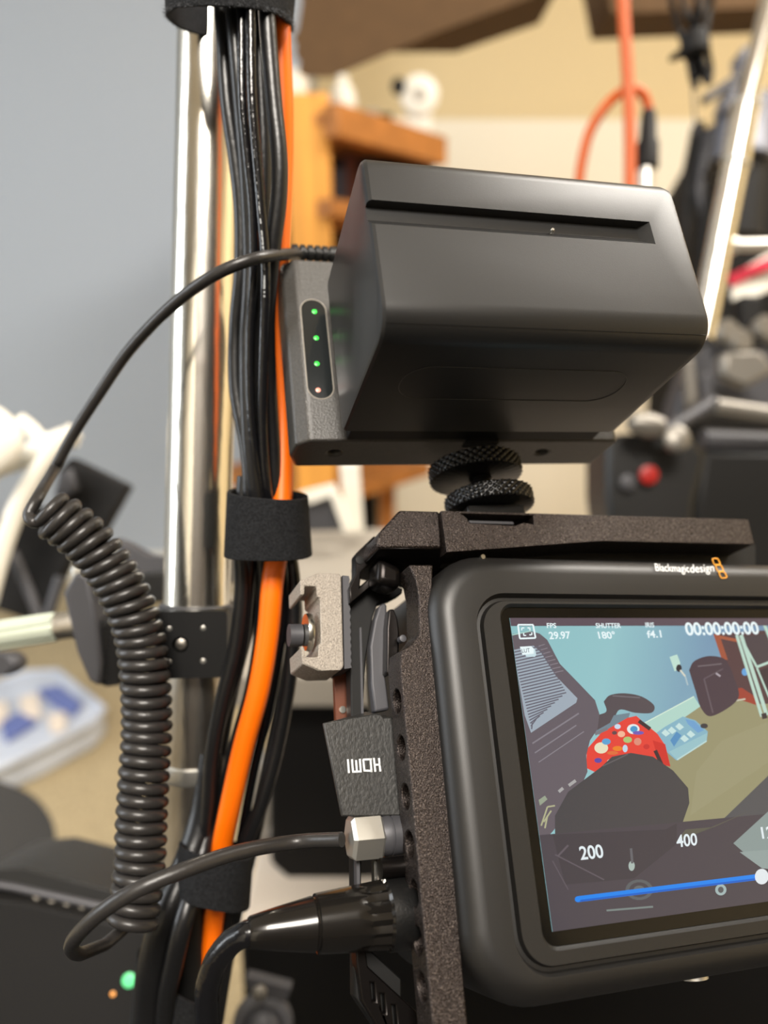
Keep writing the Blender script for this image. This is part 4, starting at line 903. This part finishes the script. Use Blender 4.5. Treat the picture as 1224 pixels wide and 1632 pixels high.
strand('glossy black cable with a bright white highlight near the pole top', [(385, -30, 190), (385, 60, 190), (386, 160, 190), (394, 250, 191), (402, 330, 192), (404, 430, 194), (398, 540, 196), (400, 660, 198), (414, 780, 202), (436, 900, 207), (440, 1020, 212), (412, 1140, 216), (385, 1240, 219), (360, 1360, 222), (332, 1480, 226), (306, 1660, 230)], 1.15, M['cable_gloss'])
c = thing('black_cable', 'glossy black cable with white printed text running down its length', 'cable')
pp = [(412, -480, 193), (404, -240, 189), (400, -30, 189), (400, 60, 189), (402, 160, 189), (409, 250, 190), (416, 330, 191), (423, 430, 193), (420, 560, 196), (418, 680, 199), (428, 800, 203), (450, 900, 208), (450, 1000, 212), (430, 1120, 216), (402, 1240, 220), (376, 1380, 224), (348, 1500, 228), (322, 1660, 232)]
MB().tube(path(pp, 8), .0013, 14).build('cable_core', M['cable_gloss'], c, smooth=80)
cen = path(pp, 40); mb = MB()
for k in range(124, 294):
    if random.random() < .4: continue
    p = cen[k]; d = (cen[k + 1] - cen[k]).normalized(); to = (cam.location - p).normalized(); sd = d.cross(to).normalized()
    b0 = p + to * .00128 + sd * .0002; w_ = .00018 + random.random() * .0002; l_ = d * .0005
    q4 = [b0 - sd * w_, b0 + sd * w_, b0 + sd * w_ + l_, b0 - sd * w_ + l_]; mb.add(q4 + [v - to * .0001 for v in q4], [(0, 1, 2, 3), (7, 6, 5, 4), (0, 4, 5, 1), (1, 5, 6, 2), (2, 6, 7, 3), (3, 7, 4, 0)], False)
mb.build('printed_text', M['print'], c)
strand('wide black cable on the right of the bundle, curving behind the adapter plate', [(424, -30, 193), (428, 60, 193), (436, 160, 193), (445, 250, 193), (444, 320, 194), (434, 400, 196), (426, 500, 200), (428, 600, 203), (434, 700, 206), (440, 800, 208), (462, 900, 212), (470, 1000, 215), (450, 1120, 219), (425, 1240, 222), (398, 1360, 226), (370, 1480, 230), (340, 1660, 234)], 2.1, M['cable'])
strand('black cable deep in the middle of the pole bundle', [(412, -30, 199), (414, 100, 199), (420, 250, 200), (418, 400, 203), (410, 560, 206), (412, 700, 208), (424, 820, 211), (408, 940, 215), (372, 1080, 219), (350, 1200, 222), (342, 1340, 226), (316, 1480, 230), (290, 1660, 234)], 2.3, M['cable'])
strand('black cable passing left over the others below the middle strap', [(390, 760, 206), (384, 860, 205), (386, 940, 206), (376, 1030, 208), (356, 1110, 210), (338, 1200, 213), (330, 1300, 217), (312, 1380, 222), (262, 1500, 228), (250, 1660, 232)], 2.1, M['cable'])
strand('black cable leaving the bundle right of the orange cable', [(448, 760, 212), (458, 860, 212), (468, 940, 212), (464, 1060, 213), (444, 1180, 215), (420, 1270, 217), (390, 1350, 221), (366, 1440, 226), (330, 1660, 232)], 2.0, M['cable'])
strand('thick dark cable at the left of the bundle near the bottom edge', [(338, 1200, 222), (322, 1310, 220), (290, 1400, 214), (264, 1460, 210), (246, 1530, 212), (238, 1600, 216), (236, 1680, 220)], 4.2, M['cable'])
strand('slim dark cable crossing to the lower left below the lowest but one strap', [(348, 1230, 222), (332, 1320, 219), (312, 1400, 213), (292, 1470, 207), (276, 1540, 209), (264, 1600, 213), (260, 1680, 217)], 2.6, M['cable'])
strand('vivid orange cable threaded through the black cable bundle', [(444, -30, 204), (446, 60, 204), (450, 160, 206), (450, 260, 208), (446, 360, 208), (443, 450, 208), (446, 560, 210), (450, 660, 211), (450, 760, 209), (444, 860, 206), (434, 930, 204), (427, 1010, 204), (412, 1100, 205), (388, 1190, 208), (368, 1280, 212), (352, 1360, 218), (344, 1430, 222), (334, 1520, 224), (322, 1600, 226), (316, 1660, 228)], 2.9, M['orange'], 'orange_cable')

# ================================================================== HOOK-AND-LOOP STRAPS
def strap(name, label, top, bot, d, thick, dep, fuzz=False, tail=None, tilt=0.0):
    """top/bot: (left x, right x, y-left, y-right) of the band edges at depth d, wraps an oval of depth dep mm"""
    t = thing(name, label, 'cable strap')
    (tl, tr, ty0, ty1), (bl, br, by0, by1) = top, bot
    n = 64; rings = []
    def loop(l, r, y0, y1, off):
        a, b = W(l, y0, d), W(r, y1, d); c_ = (a + b) / 2; ex = (b - a) / 2; ez = (cam.location - c_).normalized(); ez = (ez - ex.normalized() * ez.dot(ex.normalized())).normalized() * dep / 1000; ez = ez + CM.to_3x3() @ Vector((0, tilt / 1000, 0))
        k0 = 1 - off / 1000 / ex.length; k1 = 1 - off / dep
        out = []
        for k in range(n):
            a_ = 2 * math.pi * k / n; cs, sn = math.cos(a_), math.sin(a_)
            cs = math.copysign(abs(cs) ** .8, cs); sn = math.copysign(abs(sn) ** .8, sn)
            out.append(c_ + ex * k0 * cs + ez * k1 * sn)
        return out
    m_ = 6
    for off in (0, thick):
        seq = range(m_ + 1) if off == 0 else range(m_, -1, -1)
        for i in seq:
            k = i / m_; L_ = lambda a, b: a + (b - a) * k
            rings.append(loop(L_(tl, bl), L_(tr, br), L_(ty0, by0), L_(ty1, by1), off))
    band = MB().rings(rings, close=True).build('strap_band', M['velcro'], t, bevel=.2, smooth=60)
    if tail:
        tl_ = MB().prism([(a, b) for a, b in tail[0]], tail[1] - 1.2, tail[1], tail[2]).build('strap_tail', M['velcro'], t, bevel=.2)
    if fuzz:
        mb = MB(); outer = rings[:m_ + 1]
        for k in range(1500):
            i = random.choice([m_, m_, m_, random.randrange(m_)]) if random.random() < .7 else random.randrange(m_ + 1)
            j = random.randrange(n); 
            if i == m_: p = outer[m_][j].lerp(outer[m_][(j + 1) % n], random.random()) + (outer[m_-1][j] - outer[m_][j]) * random.random() * .6
            else: p = outer[i][j].lerp(outer[i + 1][j], random.random()).lerp(outer[i][(j + 1) % n], random.random())
            cen_ = sum(outer[i], Vector()) / n; out = (p - cen_).normalized() + Vector((random.uniform(-.5, .5), random.uniform(-.5, .5), random.uniform(-.9, .2)))
            out = out.normalized() * random.uniform(.0006, .0014); s1 = Vector((random.uniform(-1, 1), random.uniform(-1, 1), random.uniform(-1, 1))).normalized() * .00006
            mb.add([p - s1, p + s1, p + out], [(0, 1, 2)], False)
        o = mb.build('loop_fuzz', M['fuzz'], t); o['kind'] = 'stuff'
    return t
strap('cable_strap', 'fuzzy black strap binding pole and cables at the very top of the photo', (266, 474, -60, -56), (272, 464, 36, 40), 203, 1.2, 20, fuzz=True, tilt=4.2)
strap('cable_strap', 'black woven strap binding the cable bundle just above the orange cable', (365, 490, 780, 792), (360, 497, 884, 886), 206, 1.1, 13, tilt=-1.5)
strap('cable_strap', 'dark strap around the cables below the silver ring, near the thin grey cable tail', (288, 404, 1338, 1362), (278, 398, 1420, 1446), 219, 1.1, 15, tilt=-3)
strap('cable_strap', 'wide black strap around the cables at the bottom edge of the photo', (218, 338, 1520, 1588), (202, 330, 1680, 1700), 226, 1.2, 15, tilt=-5)

GROUPS = dict(black_cable='black cables bundled along the pole', cable_strap='hook-and-loop straps around the cables', packet='packets in the plastic bin', equipment_case='dark cases in the wooden shelf', small_box='small boxes on the shelf top', ceiling_light='ceiling light panels')
for o in COL.objects:
    k = o.name.split('.')[0]
    if not o.parent and k in GROUPS: o['group'] = GROUPS[k]
settle()
